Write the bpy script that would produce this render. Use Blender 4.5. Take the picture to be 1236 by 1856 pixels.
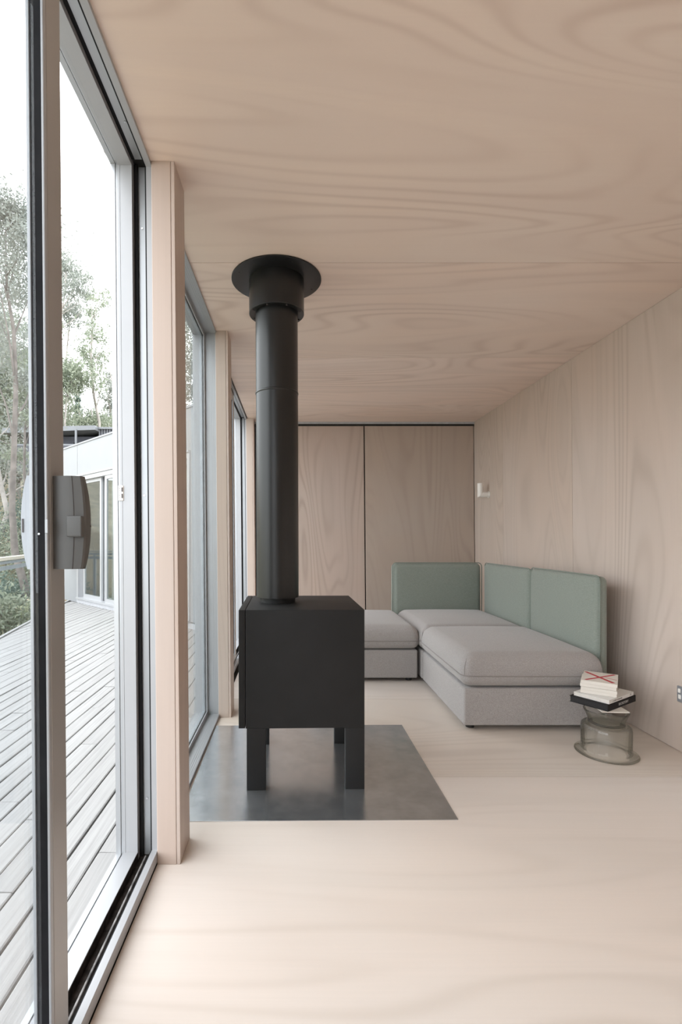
import bpy, math, random
import numpy as np
from mathutils import Vector, Matrix

# ------------------------------------------------------------------ camera, world, exposure
for o in list(bpy.data.objects):
    bpy.data.objects.remove(o, do_unlink=True)
SC = bpy.context.scene
COL = SC.collection
H = 2.305                      # ceiling height
EYE = 1.07                     # camera height
FPX = 890.0                    # focal length in pixels of the 1236 x 1856 frame
cam_d = bpy.data.cameras.new('camera')
cam_d.sensor_fit = 'VERTICAL'
cam_d.sensor_height = 36.0
cam_d.sensor_width = 36.0 * 1236 / 1856
cam_d.lens = FPX / 1856 * 36.0
cam_d.shift_x = (618 - 535) / 1856
cam_d.shift_y = (975 - 928) / 1856
cam_d.clip_start = 0.02
cam_d.clip_end = 400
cam = bpy.data.objects.new('camera', cam_d)
COL.objects.link(cam)
cam.location = (0, 0, EYE)
cam.rotation_euler = (math.radians(90), 0, 0)
SC.camera = cam

world = bpy.data.worlds.new('overcast_sky')
SC.world = world
world.use_nodes = True
wn = world.node_tree
wn.nodes.clear()
w_out = wn.nodes.new('ShaderNodeOutputWorld')
w_bg = wn.nodes.new('ShaderNodeBackground')
w_bg.inputs['Strength'].default_value = 4.7
w_tc = wn.nodes.new('ShaderNodeTexCoord')
w_no = wn.nodes.new('ShaderNodeTexNoise')
w_no.inputs['Scale'].default_value = 2.0
w_no.inputs['Detail'].default_value = 2.0
w_rp = wn.nodes.new('ShaderNodeValToRGB')
w_rp.color_ramp.elements[0].position = 0.3
w_rp.color_ramp.elements[0].color = (0.90, 0.95, 1.0, 1)
w_rp.color_ramp.elements[1].position = 0.7
w_rp.color_ramp.elements[1].color = (0.97, 0.985, 1.0, 1)
wn.links.new(w_tc.outputs['Generated'], w_no.inputs['Vector'])
wn.links.new(w_no.outputs['Fac'], w_rp.inputs['Fac'])
wn.links.new(w_rp.outputs['Color'], w_bg.inputs['Color'])
wn.links.new(w_bg.outputs['Background'], w_out.inputs['Surface'])

vs = SC.view_settings
vs.view_transform = 'Standard'
vs.look = 'None'
vs.gamma = 1.0
vs.use_curve_mapping = False
vs.exposure = 0.0
SC.cycles.max_bounces = 14
SC.cycles.diffuse_bounces = 8
SC.cycles.glossy_bounces = 5
SC.cycles.transmission_bounces = 10
SC.cycles.transparent_max_bounces = 24
SC.cycles.sample_clamp_indirect = 6.0
SC.cycles.use_denoising = True

RNG = random.Random(7)

# ------------------------------------------------------------------ materials
def new_mat(name):
    m = bpy.data.materials.new(name)
    m.use_nodes = True
    nt = m.node_tree
    return m, nt, nt.nodes['Principled BSDF']

def N(nt, kind, **kw):
    n = nt.nodes.new(kind)
    for k, v in kw.items():
        if k in n.inputs:
            n.inputs[k].default_value = v
        else:
            setattr(n, k, v)
    return n

def math_node(nt, op, a, b=None, c=None):
    n = nt.nodes.new('ShaderNodeMath')
    n.operation = op
    for i, x in enumerate((a, b, c)):
        if x is None:
            continue
        if hasattr(x, 'is_linked'):
            nt.links.new(x, n.inputs[i])
        else:
            n.inputs[i].default_value = x
    return n.outputs[0]

def obj_vec(nt, scale=(1, 1, 1), rand=True):
    tc = N(nt, 'ShaderNodeTexCoord')
    mp = N(nt, 'ShaderNodeMapping')
    mp.inputs['Scale'].default_value = scale
    nt.links.new(tc.outputs['Object'], mp.inputs['Vector'])
    if not rand:
        return mp.outputs[0]
    oi = N(nt, 'ShaderNodeObjectInfo')
    v = nt.nodes.new('ShaderNodeVectorMath'); v.operation = 'ADD'
    r = math_node(nt, 'MULTIPLY', oi.outputs['Random'], 37.0)
    cb = N(nt, 'ShaderNodeCombineXYZ')
    for i in range(3):
        nt.links.new(r, cb.inputs[i])
    nt.links.new(mp.outputs[0], v.inputs[0]); nt.links.new(cb.outputs[0], v.inputs[1])
    return v.outputs[0]

def mixc(nt, fac, a, b):
    n = nt.nodes.new('ShaderNodeMix'); n.data_type = 'RGBA'
    for sock, x in ((n.inputs[0], fac), (n.inputs[6], a), (n.inputs[7], b)):
        if hasattr(x, 'is_linked'):
            nt.links.new(x, sock)
        elif isinstance(x, (tuple, list)):
            sock.default_value = (*x[:3], 1)
        else:
            sock.default_value = x
    return n.outputs[2]

def ramp(nt, fac, stops):
    n = nt.nodes.new('ShaderNodeValToRGB')
    el = n.color_ramp.elements
    while len(el) < len(stops):
        el.new(0.5)
    for e, (p, c) in zip(el, stops):
        e.position = p; e.color = (*c, 1) if len(c) == 3 else c
    nt.links.new(fac, n.inputs[0])
    return n.outputs[0]

def plywood(name, axis, base, dark, rough=0.42, figure=1.0, freq=26.0, seed=0.0):
    """rotary cut veneer: cathedral contour lines running along `axis`."""
    m, nt, bs = new_mat(name)
    lo, hi = 0.30, 1.9
    sc = {'x': (lo, hi, hi), 'y': (hi, lo, hi), 'z': (hi, hi, lo)}[axis]
    v = obj_vec(nt, sc)
    n1 = N(nt, 'ShaderNodeTexNoise', Scale=1.0, Detail=1.5, Roughness=0.35, Distortion=0.45)
    nt.links.new(v, n1.inputs['Vector'])
    s = math_node(nt, 'SINE', math_node(nt, 'MULTIPLY', n1.outputs['Fac'], freq * 6.283))
    s = math_node(nt, 'MULTIPLY_ADD', s, 0.5, 0.5)
    s = math_node(nt, 'POWER', s, 3.0)
    n2 = N(nt, 'ShaderNodeTexNoise', Scale=1.4, Detail=2.0)
    nt.links.new(v, n2.inputs['Vector'])
    vary = ramp(nt, n2.outputs['Fac'], [(0.40, (0.06, 0.06, 0.06)), (0.66, (1, 1, 1))])
    line = math_node(nt, 'MULTIPLY', s, vary)
    # fine fibre
    f = {'x': (2.2, 130, 130), 'y': (130, 2.2, 130), 'z': (130, 130, 2.2)}[axis]
    n3 = N(nt, 'ShaderNodeTexNoise', Scale=1.0, Detail=3.0, Roughness=0.6)
    nt.links.new(obj_vec(nt, f), n3.inputs['Vector'])
    # broad bands between the rings
    s2 = math_node(nt, 'SINE', math_node(nt, 'MULTIPLY', n1.outputs['Fac'], freq * 0.33 * 6.283))
    s2 = math_node(nt, 'MULTIPLY_ADD', s2, 0.5, 0.5)
    n4 = N(nt, 'ShaderNodeTexNoise', Scale=1.1, Detail=3.0)
    nt.links.new(obj_vec(nt, (1, 1, 1)), n4.inputs['Vector'])
    mid = tuple(a * 0.55 + b * 0.45 for a, b in zip(base, dark))
    pink = (base[0] * 1.0, base[1] * 0.955, base[2] * 0.92)
    c = mixc(nt, ramp(nt, n4.outputs['Fac'], [(0.35, (0, 0, 0)), (0.65, (1, 1, 1))]), base, pink)
    oi = N(nt, 'ShaderNodeObjectInfo')          # sheets differ a little in tone
    tone = ramp(nt, oi.outputs['Random'], [(0.0, (0.93, 0.94, 0.92)), (0.5, (1.0, 0.985, 0.975)), (1.0, (1.06, 1.05, 1.06))])
    mt = nt.nodes.new('ShaderNodeMix'); mt.data_type = 'RGBA'; mt.blend_type = 'MULTIPLY'; mt.inputs[0].default_value = 1.0
    nt.links.new(c, mt.inputs[6]); nt.links.new(tone, mt.inputs[7]); c = mt.outputs[2]
    c = mixc(nt, math_node(nt, 'MULTIPLY', s2, 0.30 * figure), c, mid)
    c = mixc(nt, math_node(nt, 'MULTIPLY', line, 0.50 * figure), c, dark)
    fib = ramp(nt, n3.outputs['Fac'], [(0.35, (0, 0, 0)), (0.75, (1, 1, 1))])
    c = mixc(nt, math_node(nt, 'MULTIPLY', fib, 0.22), c, mid)
    # small pin knots
    vo = N(nt, 'ShaderNodeTexVoronoi', Scale=2.1)
    nt.links.new(obj_vec(nt, (1, 1, 1)), vo.inputs['Vector'])
    kn = ramp(nt, vo.outputs['Distance'], [(0.0, (1, 1, 1)), (0.012, (0, 0, 0))])
    c = mixc(nt, math_node(nt, 'MULTIPLY', kn, 0.45), c, (dark[0] * .5, dark[1] * .45, dark[2] * .4))
    nt.links.new(c, bs.inputs['Base Color'])
    bs.inputs['Roughness'].default_value = rough
    bs.inputs['IOR'].default_value = 1.45
    bp = N(nt, 'ShaderNodeBump', Strength=0.05, Distance=0.002)
    nt.links.new(n3.outputs['Fac'], bp.inputs['Height'])
    nt.links.new(bp.outputs[0], bs.inputs['Normal'])
    return m

def plain(name, col, rough=0.5, metal=0.0, var=0.05, scale=8.0, bump=0.0, bscale=200.0, spec=0.5):
    m, nt, bs = new_mat(name)
    n = N(nt, 'ShaderNodeTexNoise', Scale=scale, Detail=4.0)
    nt.links.new(obj_vec(nt), n.inputs['Vector'])
    a = tuple(min(1, c * (1 + var)) for c in col); b = tuple(c * (1 - var) for c in col)
    nt.links.new(ramp(nt, n.outputs['Fac'], [(0.3, b), (0.7, a)]), bs.inputs['Base Color'])
    bs.inputs['Roughness'].default_value = rough
    bs.inputs['Metallic'].default_value = metal
    bs.inputs['Specular IOR Level'].default_value = spec
    if bump:
        n2 = N(nt, 'ShaderNodeTexNoise', Scale=bscale, Detail=2.0)
        nt.links.new(obj_vec(nt), n2.inputs['Vector'])
        bp = N(nt, 'ShaderNodeBump', Strength=bump, Distance=0.002)
        nt.links.new(n2.outputs['Fac'], bp.inputs['Height'])
        nt.links.new(bp.outputs[0], bs.inputs['Normal'])
    return m

def fabric(name, c1, c2, scale=420.0, stretch=(1, 1, 1)):
    m, nt, bs = new_mat(name)
    n = N(nt, 'ShaderNodeTexNoise', Scale=scale, Detail=2.0, Roughness=0.7)
    nt.links.new(obj_vec(nt, stretch), n.inputs['Vector'])
    n2 = N(nt, 'ShaderNodeTexNoise', Scale=5.0, Detail=3.0)
    nt.links.new(obj_vec(nt), n2.inputs['Vector'])
    c = ramp(nt, n.outputs['Fac'], [(0.32, c1), (0.68, c2)])
    c = mixc(nt, math_node(nt, 'MULTIPLY', n2.outputs['Fac'], 0.16), c, tuple(x * 0.8 for x in c1))
    nt.links.new(c, bs.inputs['Base Color'])
    bs.inputs['Roughness'].default_value = 0.95
    bs.inputs['Specular IOR Level'].default_value = 0.15
    bs.inputs['Sheen Weight'].default_value = 0.25
    bs.inputs['Sheen Roughness'].default_value = 0.5
    bp = N(nt, 'ShaderNodeBump', Strength=0.25, Distance=0.001)
    nt.links.new(n.outputs['Fac'], bp.inputs['Height'])
    nt.links.new(bp.outputs[0], bs.inputs['Normal'])
    return m

def pane_mat(name, tint=(0.97, 0.985, 0.98), ior=1.5, dirt=0.03):
    m = bpy.data.materials.new(name); m.use_nodes = True
    nt = m.node_tree; nt.nodes.clear()
    out = N(nt, 'ShaderNodeOutputMaterial')
    tr = N(nt, 'ShaderNodeBsdfTransparent'); tr.inputs[0].default_value = (*tint, 1)
    gl = N(nt, 'ShaderNodeBsdfGlossy', Roughness=0.0)
    lw = N(nt, 'ShaderNodeLayerWeight', Blend=0.5)
    f0 = ((ior - 1) / (ior + 1)) ** 2
    fr = math_node(nt, 'MULTIPLY_ADD', math_node(nt, 'POWER', lw.outputs['Facing'], 5.0), 1 - f0, f0)   # Schlick
    mx = N(nt, 'ShaderNodeMixShader')
    nt.links.new(fr, mx.inputs[0]); nt.links.new(tr.outputs[0], mx.inputs[1]); nt.links.new(gl.outputs[0], mx.inputs[2])
    df = N(nt, 'ShaderNodeBsdfDiffuse'); df.inputs[0].default_value = (0.8, 0.82, 0.85, 1)
    n = N(nt, 'ShaderNodeTexNoise', Scale=7.0, Detail=5.0)
    nt.links.new(obj_vec(nt, (1, 1, 0.25)), n.inputs['Vector'])
    d = math_node(nt, 'MULTIPLY', ramp(nt, n.outputs['Fac'], [(0.4, (0.3, 0.3, 0.3)), (0.8, (1, 1, 1))]), dirt)
    mx2 = N(nt, 'ShaderNodeMixShader')
    nt.links.new(d, mx2.inputs[0]); nt.links.new(mx.outputs[0], mx2.inputs[1]); nt.links.new(df.outputs[0], mx2.inputs[2])
    nt.links.new(mx2.outputs[0], out.inputs['Surface'])
    return m

M = {}
M['ply_ceiling'] = plywood('ceiling_plywood', 'x', (0.81, 0.695, 0.62), (0.59, 0.46, 0.385), 0.5, 1.3, 25)
M['ply_floor'] = plywood('floor_plywood', 'x', (0.69, 0.64, 0.59), (0.55, 0.475, 0.41), 0.34, 0.95, 22)
M['ply_wall'] = plywood('wall_plywood', 'z', (0.56, 0.485, 0.43), (0.40, 0.325, 0.27), 0.40, 1.1, 24)
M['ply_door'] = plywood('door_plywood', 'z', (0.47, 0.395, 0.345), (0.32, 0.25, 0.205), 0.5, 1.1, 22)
M['timber'] = plywood('post_timber', 'z', (0.50, 0.425, 0.375), (0.38, 0.30, 0.255), 0.55, 0.5, 20)
M['ply_edge'] = plain('plywood_edge', (0.70, 0.57, 0.47), 0.6, 0, 0.12, 60)
M['void'] = plain('dark_void', (0.02, 0.018, 0.016), 0.9)
M['alu_white'] = plain('powdercoated_frame', (0.39, 0.40, 0.415), 0.38, 0.15, 0.02)
M['alu_grey'] = plain('anodised_aluminium', (0.44, 0.455, 0.47), 0.36, 0.45, 0.03)
M['track_dark'] = plain('dirty_track', (0.028, 0.023, 0.020), 0.85, 0, 0.6, 40, 0.6, 90, spec=0.1)
M['track_metal'] = plain('scuffed_track_metal', (0.22, 0.21, 0.205), 0.5, 0.3, 0.6, 45)
M['seal'] = plain('black_rubber_seal', (0.015, 0.015, 0.016), 0.7, spec=0.15)
M['spacer'] = plain('glazing_spacer', (0.015, 0.015, 0.017), 0.7, 0.0, 0.3, 12, spec=0.12)
M['stile'] = plain('satin_door_stile', (0.36, 0.35, 0.34), 0.38, 0.2, 0.02)
M['handle'] = plain('grey_handle_plastic', (0.105, 0.105, 0.102), 0.45, 0.0, 0.02)
M['handle_out'] = plain('pale_handle_plastic', (0.42, 0.44, 0.47), 0.4)
M['steel'] = plain('bright_steel', (0.6, 0.6, 0.6), 0.25, 1.0, 0.05)
M['stove'] = plain('matt_black_stove_paint', (0.011, 0.011, 0.0113), 0.55, 0.0, 0.10, 9, 0.10, 500, spec=0.32)
M['flue'] = plain('satin_black_flue_paint', (0.010, 0.0102, 0.0106), 0.33, 0.0, 0.12, 9, 0.08, 400)
M['grey_fabric'] = fabric('grey_wool_fabric', (0.255, 0.238, 0.23), (0.47, 0.445, 0.432))
M['grey_piping'] = fabric('grey_piping_fabric', (0.22, 0.20, 0.19), (0.33, 0.305, 0.29))
M['green_fabric'] = fabric('sage_green_fabric', (0.195, 0.22, 0.192), (0.29, 0.32, 0.283), 300, (0.25, 0.25, 3))
M['green_piping'] = fabric('sage_piping_fabric', (0.17, 0.20, 0.17), (0.23, 0.26, 0.225))
M['plastic_black'] = plain('black_plastic', (0.02, 0.02, 0.02), 0.5)
M['book_black'] = plain('black_cloth_cover', (0.011, 0.010, 0.011), 0.6, 0, 0.1, 60, 0.1, 700, spec=0.2)
M['paper'] = plain('paper_block', (0.70, 0.66, 0.61), 0.85, 0, 0.05, 120)
M['paper_shaded'] = plain('shaded_page_edges', (0.018, 0.017, 0.018), 0.85, 0, 0.2, 200)  # shadow between the black covers, put into the page colour
M['cover_white'] = plain('white_card_cover', (0.74, 0.74, 0.72), 0.5, 0, 0.02)
M['cover_cream'] = plain('cream_card_cover', (0.74, 0.70, 0.64), 0.55, 0, 0.03)
M['red'] = plain('red_print', (0.50, 0.045, 0.06), 0.5)
M['ink'] = plain('black_print', (0.06, 0.05, 0.05), 0.6)
M['ink_white'] = plain('pale_print', (0.55, 0.54, 0.52), 0.5)
M['lamp_white'] = plain('white_lamp_enamel', (0.78, 0.76, 0.72), 0.4)
M['socket_grey'] = plain('grey_socket_plate', (0.30, 0.31, 0.33), 0.35, 0.3)
M['pane'] = pane_mat('window_glass')
M['pane_near'] = pane_mat('sliding_leaf_glass', (0.96, 0.975, 0.985), 1.5, 0.05)
M['pane_far'] = pane_mat('neighbour_glass', (0.80, 0.84, 0.83), 1.7, 0.03)
M['curtain'] = plain('cream_blind', (0.62, 0.58, 0.50), 0.9, 0, 0.03, 3)
M['white_cladding'] = plain('white_painted_cladding', (0.275, 0.287, 0.30), 0.5, 0, 0.02, 5)
M['grey_fascia'] = plain('grey_fascia_board', (0.42, 0.43, 0.45), 0.7, 0, 0.1, 20)
M['dark_cladding'] = plain('charcoal_cladding', (0.075, 0.078, 0.095), 0.65, 0, 0.1, 5)
M['dark_roof'] = plain('grey_metal_roof', (0.20, 0.21, 0.225), 0.5, 0.2, 0.08, 5)
M['rail_timber'] = plain('pale_handrail_timber', (0.66, 0.60, 0.50), 0.6, 0, 0.08, 20)
M['galv'] = plain('galvanised_steel', (0.50, 0.54, 0.58), 0.4, 0.5, 0.1, 15)
M['bark'] = plain('eucalyptus_bark', (0.17, 0.15, 0.135), 0.9, 0, 0.35, 6, 0.5, 20)
M['bark_pale'] = plain('pale_eucalyptus_bark', (0.33, 0.305, 0.28), 0.9, 0, 0.25, 5)
M['soil'] = plain('dry_hillside_ground', (0.30, 0.27, 0.19), 0.95, 0, 0.4, 1.5)

def leaf_mat(name, a, b):
    m, nt, bs = new_mat(name)
    geo = N(nt, 'ShaderNodeNewGeometry')
    c = ramp(nt, geo.outputs['Random Per Island'], [(0.0, a), (1.0, b)])
    nt.links.new(c, bs.inputs['Base Color'])
    bs.inputs['Roughness'].default_value = 0.6
    bs.inputs['Specular IOR Level'].default_value = 0.3
    tl = N(nt, 'ShaderNodeBsdfTranslucent'); nt.links.new(c, tl.inputs[0])
    mx = N(nt, 'ShaderNodeMixShader', Fac=0.35)
    out = nt.nodes['Material Output']
    nt.links.new(bs.outputs[0], mx.inputs[1]); nt.links.new(tl.outputs[0], mx.inputs[2])
    nt.links.new(mx.outputs[0], out.inputs['Surface'])
    return m
M['leaf_grey'] = leaf_mat('grey_green_leaves', (0.19, 0.21, 0.185), (0.35, 0.37, 0.33))
M['leaf_green'] = leaf_mat('mid_green_leaves', (0.17, 0.205, 0.145), (0.34, 0.37, 0.285))
M['leaf_dark'] = leaf_mat('dark_blue_green_leaves', (0.08, 0.125, 0.10), (0.20, 0.25, 0.21))
M['leaf_lime'] = leaf_mat('fresh_green_blades', (0.24, 0.29, 0.17), (0.44, 0.46, 0.32))
M['leaf_straw'] = leaf_mat('dry_straw_blades', (0.42, 0.36, 0.25), (0.62, 0.56, 0.43))

def zinc_mat():
    m, nt, bs = new_mat('galvanised_zinc_sheet')
    n1 = N(nt, 'ShaderNodeTexNoise', Scale=9.0, Detail=8.0, Roughness=0.7)
    v = obj_vec(nt, rand=False)
    nt.links.new(v, n1.inputs['Vector'])
    vo = N(nt, 'ShaderNodeTexVoronoi', Scale=60.0)
    nt.links.new(v, vo.inputs['Vector'])
    sx = N(nt, 'ShaderNodeTexNoise', Scale=1.0, Detail=4.0, Roughness=0.8)
    nt.links.new(obj_vec(nt, (3, 140, 1), False), sx.inputs['Vector'])
    c = ramp(nt, n1.outputs['Fac'], [(0.3, (0.54, 0.575, 0.605)), (0.7, (0.76, 0.785, 0.81))])
    c = mixc(nt, math_node(nt, 'MULTIPLY', vo.outputs['Distance'], 0.15), c, (0.65, 0.68, 0.70))
    scr = ramp(nt, sx.outputs['Fac'], [(0.62, (0, 0, 0)), (0.74, (1, 1, 1))])
    c = mixc(nt, math_node(nt, 'MULTIPLY', scr, 0.12), c, (0.8, 0.83, 0.86))
    nt.links.new(c, bs.inputs['Base Color'])
    bs.inputs['Metallic'].default_value = 0.9
    r = math_node(nt, 'MULTIPLY_ADD', n1.outputs['Fac'], 0.18, 0.12)
    nt.links.new(r, bs.inputs['Roughness'])
    bp = N(nt, 'ShaderNodeBump', Strength=0.03, Distance=0.001)
    n6 = N(nt, 'ShaderNodeTexNoise', Scale=420.0, Detail=2.0)
    nt.links.new(v, n6.inputs['Vector'])
    nt.links.new(n6.outputs['Fac'], bp.inputs['Height'])
    nt.links.new(bp.outputs[0], bs.inputs['Normal'])
    return m
M['zinc'] = zinc_mat()

def deck_mat():
    m, nt, bs = new_mat('silvered_deck_timber')
    n1 = N(nt, 'ShaderNodeTexNoise', Scale=1.0, Detail=5.0, Roughness=0.65)
    nt.links.new(obj_vec(nt, (90, 2.2, 90)), n1.inputs['Vector'])
    n2 = N(nt, 'ShaderNodeTexNoise', Scale=3.0, Detail=5.0)
    nt.links.new(obj_vec(nt), n2.inputs['Vector'])
    oi = N(nt, 'ShaderNodeObjectInfo')
    c = ramp(nt, n1.outputs['Fac'], [(0.25, (0.21, 0.208, 0.204)), (0.6, (0.335, 0.332, 0.327))])
    c = mixc(nt, math_node(nt, 'MULTIPLY', oi.outputs['Random'], 0.35), c, (0.24, 0.237, 0.23))
    c = mixc(nt, math_node(nt, 'MULTIPLY', n2.outputs['Fac'], 0.3), c, (0.40, 0.395, 0.385))
    nt.links.new(c, bs.inputs['Base Color'])
    bs.inputs['Roughness'].default_value = 0.75
    bp = N(nt, 'ShaderNodeBump', Strength=0.4, Distance=0.003)
    nt.links.new(n1.outputs['Fac'], bp.inputs['Height'])
    nt.links.new(bp.outputs[0], bs.inputs['Normal'])
    return m
M['deck'] = deck_mat()

def clear_glass():
    m = bpy.data.materials.new('greenish_clear_glass'); m.use_nodes = True
    nt = m.node_tree; nt.nodes.clear()
    out = N(nt, 'ShaderNodeOutputMaterial')
    tr = N(nt, 'ShaderNodeBsdfTransparent')
    rf = N(nt, 'ShaderNodeBsdfRefraction', Roughness=0.0, IOR=1.12)
    gl = N(nt, 'ShaderNodeBsdfGlossy', Roughness=0.02)
    lw = N(nt, 'ShaderNodeLayerWeight', Blend=0.5)
    p3 = math_node(nt, 'POWER', lw.outputs['Facing'], 2.2)
    tint = mixc(nt, p3, (0.99, 0.993, 0.985), (0.87, 0.89, 0.84))     # longer path through the glass at grazing angles
    nt.links.new(tint, tr.inputs[0]); nt.links.new(tint, rf.inputs[0])
    m1 = N(nt, 'ShaderNodeMixShader', Fac=0.45)
    nt.links.new(tr.outputs[0], m1.inputs[1]); nt.links.new(rf.outputs[0], m1.inputs[2])
    fr = math_node(nt, 'MULTIPLY_ADD', math_node(nt, 'POWER', lw.outputs['Facing'], 5.0), 0.75, 0.035)
    m2 = N(nt, 'ShaderNodeMixShader')
    nt.links.new(fr, m2.inputs[0]); nt.links.new(m1.outputs[0], m2.inputs[1]); nt.links.new(gl.outputs[0], m2.inputs[2])
    nt.links.new(m2.outputs[0], out.inputs['Surface'])
    return m
M['glass'] = clear_glass()

# ------------------------------------------------------------------ mesh helpers
LEAN = 0.0088
def rack(p):                       # the cabin's frame stands slightly out of plumb
    return (p[0] - LEAN * p[2], p[1], p[2])

class MB:
    def __init__(s): s.v = []; s.f = []
    def add(s, vs, fs):
        o = len(s.v); s.v += [tuple(map(float, p)) for p in vs]; s.f += [tuple(i + o for i in f) for f in fs]; return s
    def box(s, x0, x1, y0, y1, z0, z1):
        return s.add([(x0,y0,z0),(x1,y0,z0),(x1,y1,z0),(x0,y1,z0),(x0,y0,z1),(x1,y0,z1),(x1,y1,z1),(x0,y1,z1)],
                     [(0,3,2,1),(4,5,6,7),(0,1,5,4),(1,2,6,5),(2,3,7,6),(3,0,4,7)])
    def rbox(s, x0, x1, y0, y1, z0, z1, r=0.003, k=2, m=1, fn=None):
        """rounded box: r corner radius, k segments per corner, m segments per flat"""
        def axis(a, b):
            t = [a + r * (1 - math.cos(i * math.pi / 2 / k)) for i in range(k)]
            t += [a + r + (b - a - 2 * r) * i / m for i in range(m + 1)]
            t += [b - r * (1 - math.cos(i * math.pi / 2 / k)) for i in range(k - 1, -1, -1)]
            return t
        A = [axis(x0, x1), axis(y0, y1), axis(z0, z1)]
        n = [len(a) - 1 for a in A]
        lo = (x0 + r, y0 + r, z0 + r); hi = (x1 - r, y1 - r, z1 - r)
        idx = {}; vs = []; fs = []
        def vert(i, j, l):
            key = (i, j, l)
            if key not in idx:
                p = (A[0][i], A[1][j], A[2][l])
                c = tuple(min(max(p[q], lo[q]), hi[q]) for q in range(3))
                # cube direction to spherical direction
                d = Vector([(p[q] - c[q]) / r for q in range(3)])
                if d.length > 1e-9:
                    # the axis positions already follow 1-cos, turn into angles
                    dd = Vector([math.copysign(math.tan(min(abs(math.asin(min(1, abs(x)))), math.pi/2) / 2), x) for x in d])
                    dd.normalize()
                    p = tuple(c[q] + dd[q] * r for q in range(3))
                if fn: p = fn(p)
                idx[key] = len(vs); vs.append(p)
            return idx[key]
        def face(fixed, val, a, b, flip):
            for i in range(n[a]):
                for j in range(n[b]):
                    q = []
                    for (di, dj) in ((0,0),(1,0),(1,1),(0,1)):
                        k3 = [0,0,0]; k3[fixed] = val; k3[a] = i + di; k3[b] = j + dj
                        q.append(vert(*k3))
                    fs.append(tuple(reversed(q)) if flip else tuple(q))
        face(0, 0, 1, 2, True); face(0, n[0], 1, 2, False)
        face(1, 0, 2, 0, True); face(1, n[1], 2, 0, False)
        face(2, 0, 0, 1, True); face(2, n[2], 0, 1, False)
        return s.add(vs, fs)
    def tube(s, pts, rad, n=10, caps=True, closed=False):
        P = [Vector(p) for p in pts]
        if not isinstance(rad, (list, tuple)): rad = [rad] * len(P)
        vs = []; fs = []
        up = None
        L = len(P)
        for i, p in enumerate(P):
            a = P[i - 1] if (i > 0 or closed) else P[i]
            b = P[(i + 1) % L] if (i < L - 1 or closed) else P[i]
            t = (b - a).normalized()
            if up is None:
                up = t.orthogonal().normalized()
            up = (up - t * up.dot(t)).normalized()
            w = t.cross(up)
            for j in range(n):
                an = 2 * math.pi * j / n
                vs.append(p + (up * math.cos(an) + w * math.sin(an)) * rad[i])
        segs = L if closed else L - 1
        for i in range(segs):
            for j in range(n):
                a = i * n + j; b = i * n + (j + 1) % n
                c = ((i + 1) % L) * n + (j + 1) % n; d = ((i + 1) % L) * n + j
                fs.append((a, b, c, d))
        if caps and not closed:
            fs.append(tuple(range(n - 1, -1, -1))); fs.append(tuple((L - 1) * n + j for j in range(n)))
        return s.add(vs, fs)
    def lathe(s, prof, cx, cy, n=64, closed=False):
        """prof: (r, z) list; r == 0 ends become a pole"""
        vs = []; rings = []
        for (r, z) in prof:
            if r <= 1e-6:
                rings.append([len(vs)]); vs.append((cx, cy, z))
            else:
                rings.append(list(range(len(vs), len(vs) + n)))
                vs += [(cx + r * math.cos(2*math.pi*j/n), cy + r * math.sin(2*math.pi*j/n), z) for j in range(n)]
        fs = []
        pairs = list(zip(rings[:-1], rings[1:])) + ([(rings[-1], rings[0])] if closed else [])
        for A, B in pairs:
            for j in range(n):
                k = (j + 1) % n
                if len(A) == 1 and len(B) == 1: continue
                if len(A) == 1: fs.append((A[0], B[k], B[j]))
                elif len(B) == 1: fs.append((A[j], A[k], B[0]))
                else: fs.append((A[j], A[k], B[k], B[j]))
        return s.add(vs, fs)
    def prism(s, poly, axis_fn, d0, d1):
        """extrude a 2D polygon; axis_fn(a, b, d) -> xyz"""
        n = len(poly)
        vs = [axis_fn(a, b, d0) for a, b in poly] + [axis_fn(a, b, d1) for a, b in poly]
        fs = [tuple(range(n - 1, -1, -1)), tuple(range(n, 2 * n))]
        fs += [(i, (i + 1) % n, n + (i + 1) % n, n + i) for i in range(n)]
        return s.add(vs, fs)
    def xform(s, fn):
        s.v = [tuple(fn(p)) for p in s.v]; return s

WORLD = {}                          # object name -> world matrix of thing roots
def set_props(o, label=None, cat=None, group=None, kind=None):
    if label: o['label'] = label
    if cat: o['category'] = cat
    if group: o['group'] = group
    if kind: o['kind'] = kind
    return o

def build(mb, name, mat, parent=None, smooth=False, origin=None, racked=False, autosmooth=None):
    vs = [rack(p) for p in mb.v] if racked else mb.v
    if parent is not None:
        inv = WORLD[parent.name].inverted()
        vs = [tuple(inv @ Vector(p)) for p in vs]
        mw = WORLD[parent.name]
    else:
        if origin is None:
            a = np.array(vs); lo = a.min(0); hi = a.max(0)
            origin = ((lo[0] + hi[0]) / 2, (lo[1] + hi[1]) / 2, lo[2])
        vs = [(p[0] - origin[0], p[1] - origin[1], p[2] - origin[2]) for p in vs]
        mw = Matrix.Translation(origin)
    me = bpy.data.meshes.new(name)
    me.from_pydata(vs, [], mb.f)
    me.update()
    me.materials.append(mat)
    import bmesh
    if len(vs) < 60000:
        bm = bmesh.new(); bm.from_mesh(me)
        bmesh.ops.recalc_face_normals(bm, faces=bm.faces)
        bm.to_mesh(me); bm.free()
    if smooth:
        me.polygons.foreach_set('use_smooth', [True] * len(me.polygons))
    if autosmooth:
        me.polygons.foreach_set('use_smooth', [True] * len(me.polygons))
        me.set_sharp_from_angle(angle=math.radians(autosmooth))
    o = bpy.data.objects.new(name, me)
    COL.objects.link(o)
    if parent is not None:
        o.parent = parent
    else:
        o.location = origin
    WORLD[o.name] = mw.copy()
    return o

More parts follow.
